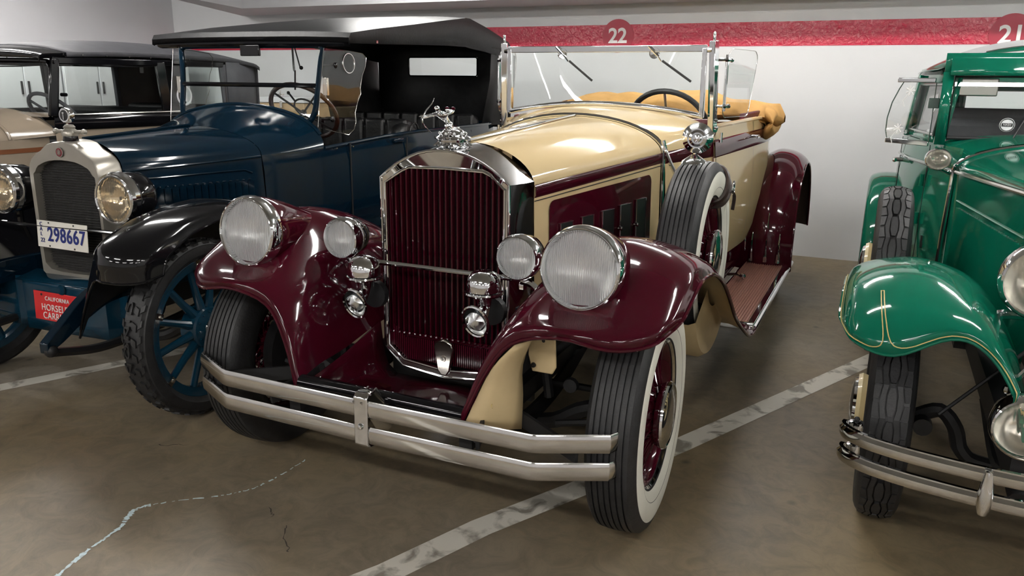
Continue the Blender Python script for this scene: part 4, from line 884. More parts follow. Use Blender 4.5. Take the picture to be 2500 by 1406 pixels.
MB().tube([(.30, 1.345, 1.66), (.30, 1.35, 1.53), (.305, 1.352, 1.525)], .006, 6).tube([(.315, 1.345, 1.66), (.335, 1.36, 1.55)], .004, 6).ball((.34, 1.365, 1.545), .012, 8).tube([(.305, 1.352, 1.53), (.315, 1.33, 1.42)], .005, 6).build('wiper_lever', 'black', B)
# ---- steering wheel, seats
sw = MB().tube([(.215*math.cos(2*PI*k/40), 0, .215*math.sin(2*PI*k/40)) for k in range(40)], .0145, 10, closed=True).build('steering_wheel', 'wood', B, loc=(.175, 1.60, 1.285)); sw.rotation_euler = (.70, 0, .1)
for a in (45, 135, 225, 315): MB().tube([(0, -.015, 0), (.205*math.cos(R(a)), 0, .205*math.sin(R(a)))], .007, 6).build('wheel_spoke', 'dark', sw)
MB().tube([(.075*math.cos(2*PI*k/24), .03, .075*math.sin(2*PI*k/24)) for k in range(24)], .006, 6, closed=True).tube([(-.05, .03, .05), (-.09, .06, .09)], .006, 6).ball((-.095, .062, .095), .011, 8).build('control_quadrant', 'dark', sw)
MB().tube([(0, 0, 0), (0, -.45, 0)], .018, 8).build('column', 'dark', sw)
for y in (1.98, 3.1):
    MB().box((0, y, .86), (1.15, .5, .2)).build('seat_cushion', 'leather', B, bevel=.05)
    sb = MB()
    sb.box((0, y+.27, 1.03), (1.17, .14, .38)).build('seat_back', 'leather', B, bevel=.05)
    for k in range(7): MB().box((-.51+.17*k, y+.20, 1.06), (.15, .05, .34)).build('seat_pleat', 'leather', B, bevel=.022)
MB().tube(cr([(.55, 2.30, 1.12), (.565, 2.16, 1.15), (.57, 2.06, 1.13), (.565, 2.05, 1.05)], 4), .055, 12).tube([V((.63, 2.20+.06*math.cos(2*PI*k/20), 1.13+.075*math.sin(2*PI*k/20))) for k in range(20)], .008, 6, closed=True).build('armrest_roll', 'leather', B)
MB().box((0, 2.4, .62), (1.1, 2.4, .04)).box((0, 1.26, .85), (1.1, .04, .5)).build('cabin_floor', 'dark', B)
# ---- fabric top
def roof_row(y, ze, zc, hw, drop):
    N = 14; r_ = [V((-hw-.002, y, ze-drop))]
    for k in range(N+1):
        u = -1+2*k/N; r_.append(V((hw*u, y, zc-(zc-ze)*abs(u)**3.2)))
    r_.append(V((hw+.002, y, ze-drop))); return r_
rr = [roof_row(1.315, 1.682, 1.692, .70, .012), roof_row(1.305, 1.708, 1.718, .71, .030), roof_row(1.325, 1.735, 1.748, .712, .058), roof_row(1.40, 1.745, 1.768, .712, .064), roof_row(1.6, 1.772, 1.805, .70, .085), roof_row(2.1, 1.832, 1.868, .695, .125), roof_row(2.6, 1.895, 1.925, .69, .17), roof_row(2.93, 1.935, 1.955, .685, .205), roof_row(3.0, 1.936, 1.956, .685, .212), roof_row(3.3, 1.895, 1.918, .685, .185), roof_row(3.6, 1.845, 1.868, .68, .16), roof_row(3.83, 1.805, 1.825, .67, .15), roof_row(3.93, 1.765, 1.782, .655, .12), roof_row(3.96, 1.70, 1.715, .645, .06)]
MB().grid(rr).build('fabric_top', 'vinyl_top', B, angle=30, solid=.008)
MB().tube([V((-.69, 1.345, 1.680)), V((-.66, 1.335, 1.676)), V((0, 1.33, 1.680)), V((.66, 1.335, 1.676)), V((.69, 1.345, 1.680))], .020, 8).build('header_rail', 'black', B)
for s in (1, -1):
    MB().grid([[V((s*.685, y, zt_)), V((s*.675, y, zt_-.25)), V((s*.60, y, 1.13))] for y, zt_ in (((3.42, 1.75), (3.6, 1.74), (3.8, 1.72), (3.95, 1.70)) if s > 0 else ((3.05, 1.77), (3.2, 1.76), (3.6, 1.74), (3.95, 1.70)))]).build('rear_quarter', 'canvas_black', B, solid=.006)
    MB().box((s*.702, 1.62, 1.700), (.006, .02, .016)).build('top_fastener', 'nickel', B)
# rear curtain with its window
xs = [-.655, -.335, .335, .655]; zs = [1.10, 1.53, 1.69, 1.78]
cb = MB()
for i in range(3):
    for j in range(3):
        if i == 1 and j == 1: continue
        cb.add([(xs[i], 3.93, zs[j]), (xs[i+1], 3.93, zs[j]), (xs[i+1], 3.93, zs[j+1]), (xs[i], 3.93, zs[j+1])], [[0, 1, 2, 3]])
cb.build('rear_curtain', 'canvas_black', B, solid=.006)
rg = MB().grid([[V((-.34, 3.928, 1.525)), V((.34, 3.928, 1.525))], [V((-.34, 3.928, 1.695)), V((.34, 3.928, 1.695))]]).build('rear_window', 'glass', B)
MB().tube([(-.325, 3.92, 1.53), (.325, 3.92, 1.53), (.338, 3.92, 1.545), (.338, 3.92, 1.675), (.325, 3.92, 1.69), (-.325, 3.92, 1.69), (-.338, 3.92, 1.675), (-.338, 3.92, 1.545)], .006, 6, closed=True).build('window_frame', 'black', rg)
# ---- wings
BW = [
 [(.388,-.35,.405),(.43,-.36,.50),(.555,-.395,.672),(.65,-.425,.690),(.74,-.425,.692),(.81,-.385,.698),(.842,-.31,.715)],
 [(.388,-.33,.44),(.43,-.34,.56),(.555,-.385,.755),(.65,-.435,.775),(.745,-.435,.775),(.815,-.385,.772),(.848,-.295,.770)],
 [(.388,-.28,.50),(.44,-.30,.64),(.555,-.35,.815),(.65,-.385,.842),(.745,-.38,.84),(.82,-.335,.828),(.85,-.26,.80)],
 [(.386,-.12,.55),(.45,-.14,.70),(.555,-.18,.885),(.65,-.19,.916),(.75,-.19,.913),(.825,-.17,.893),(.85,-.14,.855)],
 [(.37,.05,.56),(.45,.05,.72),(.555,.04,.918),(.65,.03,.945),(.75,.03,.943),(.825,.04,.925),(.85,.05,.892)],
 [(.37,.25,.56),(.45,.25,.72),(.555,.25,.91),(.65,.25,.937),(.75,.25,.935),(.825,.25,.917),(.85,.25,.885)],
 [(.40,.5,.55),(.47,.5,.66),(.56,.5,.815),(.65,.5,.842),(.75,.5,.84),(.825,.5,.822),(.85,.5,.79)],
 [(.46,.75,.52),(.52,.75,.58),(.58,.75,.655),(.66,.75,.678),(.75,.75,.677),(.825,.75,.66),(.85,.75,.63)],
 [(.50,1.0,.45),(.55,1.0,.47),(.60,1.0,.49),(.67,1.0,.503),(.75,1.0,.502),(.825,1.0,.49),(.85,1.0,.465)],
 [(.52,1.2,.40),(.57,1.2,.405),(.62,1.2,.408),(.68,1.2,.41),(.75,1.2,.41),(.825,1.2,.405),(.85,1.2,.385)]]
for s in (1, -1):
    g = crgrid([[sx(p, s) for p in r] for r in BW], 4, 4)
    shell_surface(B, 'front_wing', g, .007, -s, 'black', ['dark'], lambda p, u: 0, .005)
    # rounded flutes pressed into the front lip
    MB().box((s*.70, 2.05, .395), (.30, 1.75, .03)).build('running_board', 'black', B, bevel=.006)
    rgd = []
    for a in range(-15, 181, 15):
        row = []
        for x, k in ((.56, .93), (.62, .99), (.70, 1.), (.78, .99), (.84, .95)): row.append((s*x, 3.30-math.cos(R(a))*.50*k, .42+math.sin(R(a))*.50*k))
        rgd.append([V(p) for p in row])
    MB().grid(rgd).build('rear_wing', 'black', B, angle=60, solid=.008)
# ---- headlamps on drums
for s in (1, -1):
    hl = lamp(B, 'headlamp', (s*.357, -.045, .957), .108, .13, [(.104, .0), (.110, .012), (.112, .05), (.110, .10), (.098, .125), (.06, .135), (.0005, .138)], 'black', 'lens_amber', 'reflector_old', 'chrome', 0, 40, .12)
    MB().lathe([(.095, -.016), (.112, -.026), (.118, -.012), (.119, .012), (.114, .022)], (0, 0, 0), 'Y', 40).build('rim_band', 'chrome', hl, angle=20)
    MB().tube([(0, .06, -.10), (0, .06, -.16), (s*.01, .10, -.26)], .016, 8).build('lamp_post', 'black', hl)
MB().tube([(-.60, -.06, .802), (.60, -.06, .802)], .009, 8).build('tie_bar', 'black', B)
# ---- artillery wheels with moulded tread
def wrap(me_pts, Rr, ang0):      # flat tread coordinates (x across, y along) -> round the tyre
    out = []
    for x, y, h in me_pts:
        a = ang0+y/Rr; rr = Rr-.010*(x/.05)**2+h; out.append(V((x, rr*math.sin(a), rr*math.cos(a))))
    return out
def art_wheel(loc, side, tread=True):
    w_ = MB().lathe([(.312, .030), (.316, .036), (.310, .040), (.292, .034), (.272, .030), (.268, .0), (.272, -.03), (.31, -.036)], (0, 0, 0), 'X', 56).build('wheel', 'navy_wheel', B, loc=loc); w_.rotation_euler = (0, 0, 0 if side > 0 else PI)
    MB().lathe(tyre_prof(.394, .058, .312), (0, 0, 0), 'X', 64).build('tyre', 'rubber', w_, angle=30)
    sm = MB().tube([(.022, 0, .075), (.022, 0, .11), (.016, 0, .17), (.012, 0, .272)], [.024, .020, .0165, .0155], 10).mesh('spoke', 'navy_wheel')
    for k in range(12): meshobj('spoke', sm, w_, (0, 0, 0), (2*PI*(k+.35)/12, 0, 0))
    hb = MB().lathe([(.0005, .062), (.05, .060), (.088, .052), (.094, .044), (.092, -.03), (.05, -.06), (.0005, -.06)], (0, 0, 0), 'X', 36).build('hub', 'navy_wheel', w_)
    MB().lathe([(.038, .058), (.036, .075), (.040, .078), (.040, .095), (.036, .098)], (0, 0, 0), 'X', 24).lathe([(.036, .096), (.034, .150), (.028, .157), (.0005, .158)], (0, 0, 0), 'X', 6).build('hub_nut', 'nickel', w_, angle=25)
    bm_ = MB().ball((.056, 0, .074), .006, 6).mesh('hub_bolt', 'navy_wheel')
    for k in range(12): meshobj('hub_bolt', bm_, w_, (0, 0, 0), (2*PI*k/12, 0, 0))
    lm = MB().box((.040, 0, .296), (.014, .026, .036)).ball((.049, 0, .292), .008, 8).mesh('rim_lug', 'nickel')
    for k in range(6): meshobj('rim_lug', lm, w_, (0, 0, 0), (2*PI*(k+.1)/6, 0, 0))
    if tread:
        tr = MB()
        n = 38
        for k in range(n):
            a0 = 2*PI*k/n; a = 2*PI/n*.394
            for sd_ in (-1, 1):
                for (x0, x1, sk) in ((.036, .051, .012), (.010, .030, -.012)):
                    if sd_ < 0 and x0 < .02: continue
                    q = [(sd_*x0, 0, 0), (sd_*x1, sk, 0), (sd_*x1, sk+a*.42, 0), (sd_*x0, a*.42, 0)]
                    b0 = wrap([(x, y, -.004) for x, y, z in q], .394, a0); b1 = wrap([(x, y, .0055) for x, y, z in q], .394, a0)
                    tr.add(b0+b1, [[0, 1, 2, 3], [4, 5, 6, 7], [0, 1, 5, 4], [1, 2, 6, 5], [2, 3, 7, 6], [3, 0, 4, 7]])
        t_ = tr.build('tread_blocks', 'rubber', w_); t_['kind'] = 'stuff'
        for q in range(4):
            for txt, off in (('NON', 0.), ('SKID', .27)):
                me = text_mesh(txt, .072, .004, spacing=1.25)
                for v in me.vertices:
                    x, y, z = v.co; p = wrap([(-y*.62-.016, x*1.15, z+.001)], .394, q*PI/2+off+off*0)[0]; v.co = p
                me.materials.clear(); me.materials.append(M['rubber']); meshobj('tread_lettering', me, w_)
    return w_
art_wheel((.714, 0, .40), 1); art_wheel((-.714, 0, .40), -1, False)
art_wheel((.714, 3.30, .40), 1, False); art_wheel((-.714, 3.30, .40), -1, False)
# ================================================================== green saloon
G = empty('saloon_car', (2.24, .46, 0), 0, 'glossy green saloon with pale roof and gold pinstriped wings', 'car')
GW = [
 [(.36,-.47,.46),(.42,-.455,.645),(.50,-.43,.752),(.59,-.42,.775),(.73,-.415,.702),(.84,-.36,.712),(.884,-.24,.735)],
 [(.355,-.455,.50),(.415,-.445,.675),(.50,-.43,.780),(.60,-.425,.805),(.74,-.425,.745),(.85,-.355,.745),(.895,-.21,.75)],
 [(.35,-.36,.52),(.41,-.36,.68),(.50,-.355,.82),(.63,-.355,.848),(.76,-.345,.828),(.862,-.265,.80),(.897,-.14,.765)],
 [(.34,-.2,.54),(.40,-.2,.71),(.50,-.19,.84),(.64,-.19,.893),(.77,-.17,.883),(.865,-.12,.845),(.897,-.05,.795)],
 [(.34,0,.56),(.40,0,.72),(.50,0,.855),(.64,0,.905),(.77,.02,.895),(.865,.04,.855),(.897,.06,.80)],
 [(.35,.2,.57),(.42,.2,.71),(.51,.2,.835),(.65,.2,.885),(.77,.2,.877),(.865,.21,.838),(.897,.22,.785)],
 [(.40,.42,.56),(.46,.42,.67),(.54,.42,.775),(.66,.42,.815),(.78,.42,.805),(.865,.42,.765),(.897,.43,.715)],
 [(.46,.65,.52),(.52,.65,.59),(.58,.65,.665),(.68,.65,.695),(.78,.65,.685),(.865,.65,.65),(.897,.65,.60)],
 [(.54,.9,.44),(.58,.9,.48),(.63,.9,.515),(.70,.9,.53),(.78,.9,.525),(.865,.9,.495),(.897,.9,.455)],
 [(.60,1.2,.35),(.63,1.2,.365),(.67,1.2,.375),(.72,1.2,.38),(.79,1.2,.378),(.865,1.2,.36),(.897,1.2,.33)]]
def gpt(g, i, j, d, s):
    n, m = len(g), len(g[0]); i = max(0, min(n-1.001, i)); j = max(0, min(m-1.001, j)); i0, j0 = int(i), int(j); fi, fj = i-i0, j-j0
    p = (g[i0][j0]*(1-fj)+g[i0][j0+1]*fj)*(1-fi)+(g[i0+1][j0]*(1-fj)+g[i0+1][j0+1]*fj)*fi
    du = g[i0][j0+1]-g[i0][j0]; dv = g[i0+1][j0]-g[i0][j0]; nn = du.cross(dv); nn.normalize(); return p+nn*d*s
for s in (1, -1):
    g = crgrid([[sx(p, s) for p in r] for r in GW], 5, 5); m_ = len(g[0])-1
    f = shell_surface(G, 'front_wing', g, .008, -s, 'green', ['dark'], lambda p, u: 0, .005)
    o_ = .0022
    ln = [gpt(g, 2.2, j, o_, s) for j in [m_*.10+(m_*.60-m_*.10)*k/24 for k in range(25)]]
    up = [gpt(g, i, m_*(.680-.075*math.exp(-(i-2.2)/1.3)), o_, s) for i in (2.3, 2.6, 3.0, 3.5, 4, 5, 6, 7, 9, 11, 12.5)]
    dn = [gpt(g, i, m_*(.692+.065*math.exp(-(i-2.2)/1.3)), o_, s) for i in (12.5, 11, 9, 7, 6, 5, 4, 3.5, 3.0, 2.6, 2.3)]
    ln2 = [gpt(g, 2.2, j, o_, s) for j in [m_*.76+(m_*.97-m_*.76)*k/12 for k in range(13)]]+[gpt(g, i, m_*.97, o_, s) for i in range(3, 42)]
    MB().tube(ln+up+dn+ln2, .0019, 5).build('pinstripe', 'pin_gold', f)
    # rear wing
    rg_ = []
    for a in range(-12, 181, 12):
        row = []
        for x, k in ((.58, .93), (.66, .99), (.74, 1.0), (.82, .995), (.875, .96), (.893, .90)): row.append(V((s*x, 3.05-math.cos(R(a))*.52*k, .40+math.sin(R(a))*.52*k)))
        rg_.append(row)
    MB().grid(crgrid(rg_, 3, 1)).build('rear_wing', 'green', G, angle=60, solid=.008)
    MB().box((s*.775, 1.9, .33), (.25, 1.4, .03)).build('running_board', 'bumper_rubber', G, bevel=.006)
    # headlamps, stand arms, low lamps
    lamp(G, 'headlamp', (s*.345, -.12, .905), .118, .2, [(.112, 0), (.116, .03), (.105, .10), (.075, .17), (.03, .215), (.0005, .22)], 'chrome', 'lens_amber', 'reflector', 'chrome', 0, 40)
    MB().tube(cr([(s*.30, -.04, .775), (s*.40, -.05, .778), (s*.475, -.06, .765)], 4), .016, 8).tube([(s*.52, -.085, .80), (s*.462, -.075, .72)], .010, 8).ball((s*.52, -.085, .805), .014, 8).ball((s*.455, -.075, .712), .016, 8).build('lamp_arm', 'chrome', G)
    lamp(G, 'fog_lamp', (s*.385, -.50, .575), .092, .12, [(.088, 0), (.090, .02), (.08, .07), (.05, .11), (.0005, .13)], 'chrome', 'lens_amber', 'reflector', 'chrome', 0, 36)
    MB().tube([(s*.385, -.46, .49), (s*.36, -.40, .40)], .014, 8).tube([(s*.36, -.30, .70), (s*.40, -.34, .66)], .009, 6).ball((s*.42, -.33, .62), .014, 8).ball((s*.425, -.34, .585), .014, 8).build('fog_lamp_stem', 'chrome', G)
    MB().tube([(s*.37, -.34, .72), (s*.365, -.36, .62)], .018, 10).tube([(s*.345, -.35, .61), (s*.385, -.36, .60)], .012, 8).build('shackle', 'chrome', G)
    # double bumper with looped ends
    for z in (.457, .382):
        bp = cr([(s*.812, -.405, z), (s*.832, -.425, z), (s*.832, -.452, z), (s*.80, -.490, z), (s*.74, -.525, z), (s*.62, -.560, z), (s*.42, -.590, z), (s*0, -.610, z)], 6)
        rows = [];
        for i, p in enumerate(bp):
            t = (bp[min(i+1, len(bp)-1)]-bp[max(i-1, 0)]).normalized(); nn = V((-t.y, t.x, 0))*s; nn = nn if nn.y < 0 or abs(nn.y) < .5 else -nn
            rows.append([p+nn*a+V((0, 0, b_)) for a, b_ in ((0, -.021), (.012, -.021), (.017, -.010), (.0175, .006), (.012, .012), (.009, .016), (.012, .022), (0, .022))])
        MB().grid(rows, cu=True).build('bumper_bar', 'chrome', G, angle=30)
        MB().lathe([(.011, z-.018), (.021, z-.022), (.023, z), (.021, z+.022), (.013, z+.024), (.011, z+.018), (.010, z-.018)], (s*.806, -.425, 0), 'Z', 18).build('bumper_eye', 'chrome', G)
        MB().tube([(s*.806, -.425, z-.03), (s*.806, -.425, z+.028)], .0075, 8).ball((s*.806, -.425, z+.03), .009, 8).build('eye_bolt', 'dark', G)
    MB().lathe([(.0005, .475), (.010, .473), (.016, .44), (.021, .405), (.020, .375), (.012, .345), (.0005, .342)], (s*.47, -.606, 0), 'Z', 14).build('bumper_bullet', 'chrome', G)
    # steering and springs
    MB().tube(cr([(s*.62, .0, .37), (s*.55, -.02, .41), (s*.50, -.03, .36), (s*.47, -.03, .28), (s*.38, -.03, .245), (0, -.03, .24)], 4), .026, 8).lathe([(.0005, -.02), (.03, -.02), (.03, .03), (.0005, .03)], (s*.60, -.06, .36), 'Y', 14).build('front_axle', 'dark', G)
    MB().tube(cr([(s*.37, -.50, .36), (s*.37, -.35, .36), (s*.37, -.1, .30), (s*.37, .3, .36)], 4), .03, 8, flat=.6).build('leaf_spring', 'dark', G)
    MB().tube([(s*.56, -.09, .42), (s*.30, -.02, .70)], .006, 6).build('brake_rod', 'dark', G)
    # body side
    def gs(y, z):
        hw = (.30+.20*(y/1.36)) if y < 1.36 else .50+.10*min(1, (y-1.36)/.35)+.13*math.sin(min(1, max(0, (y-1.7)/1.0))*PI/2)-.16*max(0, (y-2.7)/.9)**2
        return hw
    rw = [[V((s*(gs(y, 0)+.01), y, z)) for z in (.50, .7, .9, 1.118)] for y in (.10, .4, .8, 1.1, 1.355)]
    bs = MB().grid(rw).build('bonnet_side', 'green', G, angle=60)
    lme = MB().prism([(0, -.007, 0), (0, .009, 0), (.013, .009, 0)], (0, 0, .40)).mesh('louvre', 'green')
    for k in range(30):
        y = .30+.031*k; o = meshobj('louvre', lme, bs, (s*(gs(y, 0)+.009), y, .545)); o.scale = (s, 1, 1)
    MB().tube([V((s*(gs(y, 0)+.012), y, 1.128-.025*y)) for y in (.1, .5, .9, 1.355)], .010, 8).build('belt_strip', 'nickel', bs)
    MB().tube([V((s*(gs(y, 0)+.012), y, .972)) for y in (.27, .7, 1.24)], .005, 6).build('panel_bead', 'green', bs)
    rw = [[V((s*(gs(y, 0)+a), y, z)) for a, z in ((-.03, .44), (0, .56), (.012, .8), (.008, 1.0), (0, 1.10), (-.012, 1.20))] for y in (1.365, 1.5, 1.7, 1.9, 2.1, 2.4, 2.7, 3.0, 3.3, 3.6)]
    sd = MB().grid(rw).build('body_side', 'green', G, angle=60)
    MB().tube([V((s*(gs(y, 0)+.006), y, 1.095-.008*(y-1.36))) for y in (1.365, 1.7, 2.1, 2.6, 3.1, 3.6)], .010, 8).build('belt_moulding', 'greendark', sd)
    for y in (1.74, 2.52): MB().bar((s*(gs(y, 0)+.012), y, .56), (s*(gs(y, 0)+.004), y, 1.19), .008, .004, up=(1, 0, 0)).build('door_gap', 'dark', sd)
    hy = 2.38; MB().tube([(s*(gs(hy, 0)), hy, 1.06), (s*(gs(hy, 0)+.05), hy, 1.06)], .012, 8).tube([(s*(gs(hy, 0)+.048), hy-.06, 1.062), (s*(gs(hy, 0)+.052), hy+.05, 1.062)], .010, 8).ball((s*(gs(hy, 0)+.048), hy-.065, 1.062), .014, 8).build('door_handle', 'chrome', sd)
    for z in (.78, .98): MB().tube([(s*(gs(1.75, 0)+.02), 1.735, z), (s*(gs(1.75, 0)+.02), 1.735, z+.06)], .010, 8).build('door_hinge', 'green', sd)
    # upper side: pillars and windows
    top = 1.545
    def ux(y, z): return s*(gs(y, 0)-.012-.05*(z-1.2)/.4)
    up = MB()
    for y0, y1 in ((1.66, 1.765), (2.42, 2.54), (3.05, 3.62)):
        up.add([(ux(y0, 1.2), y0, 1.2), (ux(y1, 1.2), y1, 1.2), (ux(y1, top), y1, top), (ux(y0, top), y0, top)], [[0, 1, 2, 3]])
    for z0, z1 in ((1.195, 1.235), (1.50, 1.585)):
        up.grid([[V((ux(y, z), y, z)) for z in (z0, z1)] for y in (1.66, 2.0, 2.4, 2.8, 3.2, 3.62)])
    up.build('window_pillars', 'green', G, solid=.02)
    for y0, y1 in ((1.765, 2.42), (2.54, 3.05)):
        MB().grid([[V((ux(y, z)-s*.012, y, z)) for z in (1.235, 1.50)] for y in (y0, y1)]).build('side_glass', 'glass', G)
        MB().tube([V((ux(y, z)+s*.004, y, z)) for y, z in ((y0+.01, 1.24), (y1-.01, 1.24), (y1-.01, 1.495), (y0+.01, 1.495))], .008, 6, closed=True).build('window_frame', 'greendark', G)
    # etched wind wing with chrome bars
    wb = V((s*.625, 1.70, 0)); wd = V((s*.205, .06, 0))
    wp = [wb+wd*u+V((0, 0, z)) for u, z in ((0, 1.205), (0, 1.50), (.25, 1.512), (.70, 1.512), (.80, 1.47), (.93, 1.40), (1.0, 1.32), (1.0, 1.255), (.95, 1.215), (.5, 1.205))]
    wg = MB().prism(wp, (0, -.005, 0)).build('wind_wing', 'glass_clear', G); MB().tube(wp, .003, 6, closed=True).build('glass_edge', 'greendark', wg)
    MB().bar(wb+wd*.02+V((0, -.002, 1.512)), wb+wd*.86+V((0, -.002, 1.512)), .012, .022).build('wing_rail', 'chrome', wg, bevel=.003)
    MB().bar(wb+V((0, -.002, 1.198)), wb+wd*.98+V((0, -.002, 1.208)), .014, .026).build('wing_rail', 'chrome', wg, bevel=.003)
    MB().box(wb+V((s*.0, .0, 1.40)), (.05, .02, .05)).build('wing_hinge', 'greendark', wg, bevel=.003)
    et = MB()
    for (cu, cz, sc) in ((.55, 1.46, 1.), (.72, 1.27, 1.)):
        c_ = wb+wd*cu+V((0, -.007, cz))
        for k in range(7): a = 2*PI*k/7; et.tube([c_, c_+V((math.cos(a)*.022, 0, math.sin(a)*.026))], [.002, .004], 4)
        et.tube([c_, c_+V((s*.03, 0, -.05)), c_+V((s*.02, 0, -.08))], .0015, 4)
    e_ = et.build('etched_flower', 'white_paint', wg); e_['kind'] = 'stuff'
    # scuttle lamp
    sl = lamp(G, 'side_lamp', (s*.592, 1.30, 1.152), .052, .1, [(.05, 0), (.052, .02), (.045, .06), (.02, .10), (.0005, .105)], 'chrome', 'lens_amber', 'reflector', 'chrome', 0, 28, .3); sl.scale = (1.12, 1, .98)
    MB().tube([(0, .05, -.04), (-s*.06, .07, -.07)], .010, 8).build('lamp_stem', 'chrome', sl)
    # sidemount
# ---- bonnet top, scuttle, screen, roof
def grow(y):
    hw = .30+.20*(y/1.36)+.01; zb_ = 1.128-.025*y; zc = 1.205+.03*y/1.36; N = 20
    return [V((hw*math.sin(PI/2*(-1+2*k/N)), y, zb_+(zc-zb_)*max(0., math.cos(PI/2*(-1+2*k/N))))) for k in range(N+1)]
MB().grid([grow(.10+1.255*k/8) for k in range(9)]).build('bonnet_top', 'green', G, angle=60)
def gcow(y):
    t = (y-1.365)/.32; hw = .51+.085*t; zb_ = 1.095+.08*t; zc = 1.235+.03*t; N = 20
    return [V((hw*math.sin(PI/2*(-1+2*k/N)), y, zb_+(zc-zb_)*max(0., math.cos(PI/2*(-1+2*k/N)))**.8)) for k in range(N+1)]
MB().grid([gcow(1.365+.32*k/6) for k in range(7)]).build('scuttle', 'green', G, angle=60)
bb = [V((p.x*1.012, 1.36, p.z+.005)) for p in grow(1.36)]
MB().tube([V((-.528, 1.36, .50)), V((-.526, 1.36, .8))]+bb+[V((.526, 1.36, .8)), V((.528, 1.36, .50))], .0115, 8).build('scuttle_band', 'chrome', G)
rs = [(-.30, .46), (-.31, 1.05), (-.29, 1.12), (-.2, 1.18), (0, 1.205), (.2, 1.18), (.29, 1.12), (.31, 1.05), (.30, .46)]
MB().grid([[V((x, .0, z)) for x, z in rs], [V((x*1.03, .10, z+.004)) for x, z in rs]]).build('radiator_shell', 'chrome', G, solid=.02)
MB().poly([(x*.95, .02, z) for x, z in rs]).build('core', 'core', G)
hdr = MB().grid([[V((x*.60, 1.66-.05*(1-abs(x)**2)*0, z)) for x in (-1, -.9, 0, .9, 1)] for z in (1.535, 1.60, 1.64)]).grid([[V((-.60, 1.655, z)), V((-.555, 1.65, z))] for z in (1.20, 1.55)]).grid([[V((.60, 1.655, z)), V((.555, 1.65, z))] for z in (1.20, 1.55)])
hdr.build('screen_pillars', 'green', G, solid=.03)
vs = MB().grid([[V((x*.575, y, z)) for x in (-1, -.5, 0, .5, 1)] for y, z in ((1.665, 1.63), (1.63, 1.615), (1.60, 1.56), (1.595, 1.535))]).build('sun_visor', 'green', G, solid=.01)
MB().grid([[V((-.55, 1.645, 1.235)), V((.55, 1.645, 1.235))], [V((-.55, 1.665, 1.54)), V((.55, 1.665, 1.54))]]).build('windscreen_glass', 'glass', G)
MB().tube([(-.55, 1.64, 1.235), (-.55, 1.655, 1.535), (.55, 1.655, 1.535), (.55, 1.64, 1.235)], .010, 8, closed=True).build('screen_frame', 'dark', G)
def groof(y, hw, ze, zc):
    N = 18; return [V((hw*u, y, ze+(zc-ze)*(1-abs(u)**2.8))) for u in [-1+2*k/N for k in range(N+1)]]
rfr = [groof(1.655, .595, 1.585, 1.645), groof(1.68, .605, 1.58, 1.672), groof(1.80, .625, 1.57, 1.70), groof(2.2, .68, 1.565, 1.725), groof(2.7, .69, 1.56, 1.73), groof(3.2, .65, 1.55, 1.70), groof(3.5, .58, 1.53, 1.645), groof(3.66, .50, 1.48, 1.56)]
MB().grid(crgrid(rfr, 1, 3)).build('roof_edge', 'green', G, angle=60, solid=.006)
ins = [groof(y, hw*.80, ze+(zc-ze)*.42+.012, zc+.010) for y, hw, ze, zc in ((1.70, .605, 1.58, 1.672), (1.80, .625, 1.57, 1.70), (2.2, .68, 1.565, 1.725), (2.7, .69, 1.56, 1.73), (3.2, .65, 1.55, 1.70))]
M['pale_top'] = mat('pale_roof_fabric', (.42, .42, .43), .55, var=.05, bump=.1, bscale=120)
ro_ = MB().grid(crgrid(ins, 1, 3)).build('roof_insert', 'pale_top', G, angle=60)
MB().tube([p for p in ins[0]][1:-1], .006, 6).build('roof_bead', 'chrome', ro_)
MB().tube([V((p.x, p.y-.012, p.z+.004)) for p in rfr[0]], .010, 8).build('header_strip', 'chrome', G)
tp_ = MB().grid([[V((x, 3.63+.06*(1-(x/.5)**2), z)) for x in (-.52, -.3, 0, .3, .52)] for z in (.55, 1.0, 1.2, 1.30)]).grid([[V((x, 3.63+.06*(1-(x/.5)**2), z)) for x in (-.52, -.3, 0, .3, .52)] for z in (1.46, 1.52, 1.57)])
for sg in (-1, 1): tp_.grid([[V((x, 3.63+.06*(1-(x/.5)**2), z)) for x in (sg*.52, sg*.34)] for z in (1.30, 1.46)])
tp_.build('tail_panel', 'green', G, angle=60)
MB().grid([[V((x, 3.66, z)) for x in (-.36, .36)] for z in (1.29, 1.47)]).build('rear_glass', 'glass', G)
# interior
MB().box((0, 2.5, .70), (1.2, 1.7, .06)).build('cabin_floor', 'dark', G)
MB().box((0, 2.35, .95), (1.15, .5, .2)).box((0, 2.62, 1.10), (1.15, .14, .40)).box((0, 3.3, 1.10), (1.1, .16, .5)).build('seats', 'canvas_grey', G, bevel=.04)
MB().box((0, 1.74, 1.165), (1.14, .10, .10)).build('dashboard', 'crimson', G, bevel=.02)
st = MB().lathe([(.0005, 0), (.033, 0), (.033, .001)], (-.30, 1.64, 1.305), 'Y', 28).build('club_sticker', 'cabinet', G)
MB().tube([V((-.30+.029*math.cos(2*PI*k/28), 1.6385, 1.305+.029*math.sin(2*PI*k/28))) for k in range(28)], .0022, 5, closed=True).box((-.30, 1.6385, 1.305), (.046, .001, .015)).build('sticker_ring', 'latch', st)
text('sticker_text', 'NASH', .013, 'cabinet', st, frontal(-.30, 1.6375, 1.305))
rm = MB().tube([V((-.10+.0*k, 1.62, 0)) for k in ()]+[(-.155, 1.628, 1.52), (-.27, 1.60, 1.245)], .004, 6).build('wiper', 'latch', G)
MB().tube([V((-.13+.018*math.cos(2*PI*k/16), 1.69, 1.225+.014*math.sin(2*PI*k/16))) for k in range(16)], .003, 5, closed=True).build('dash_ring', 'chrome', G)
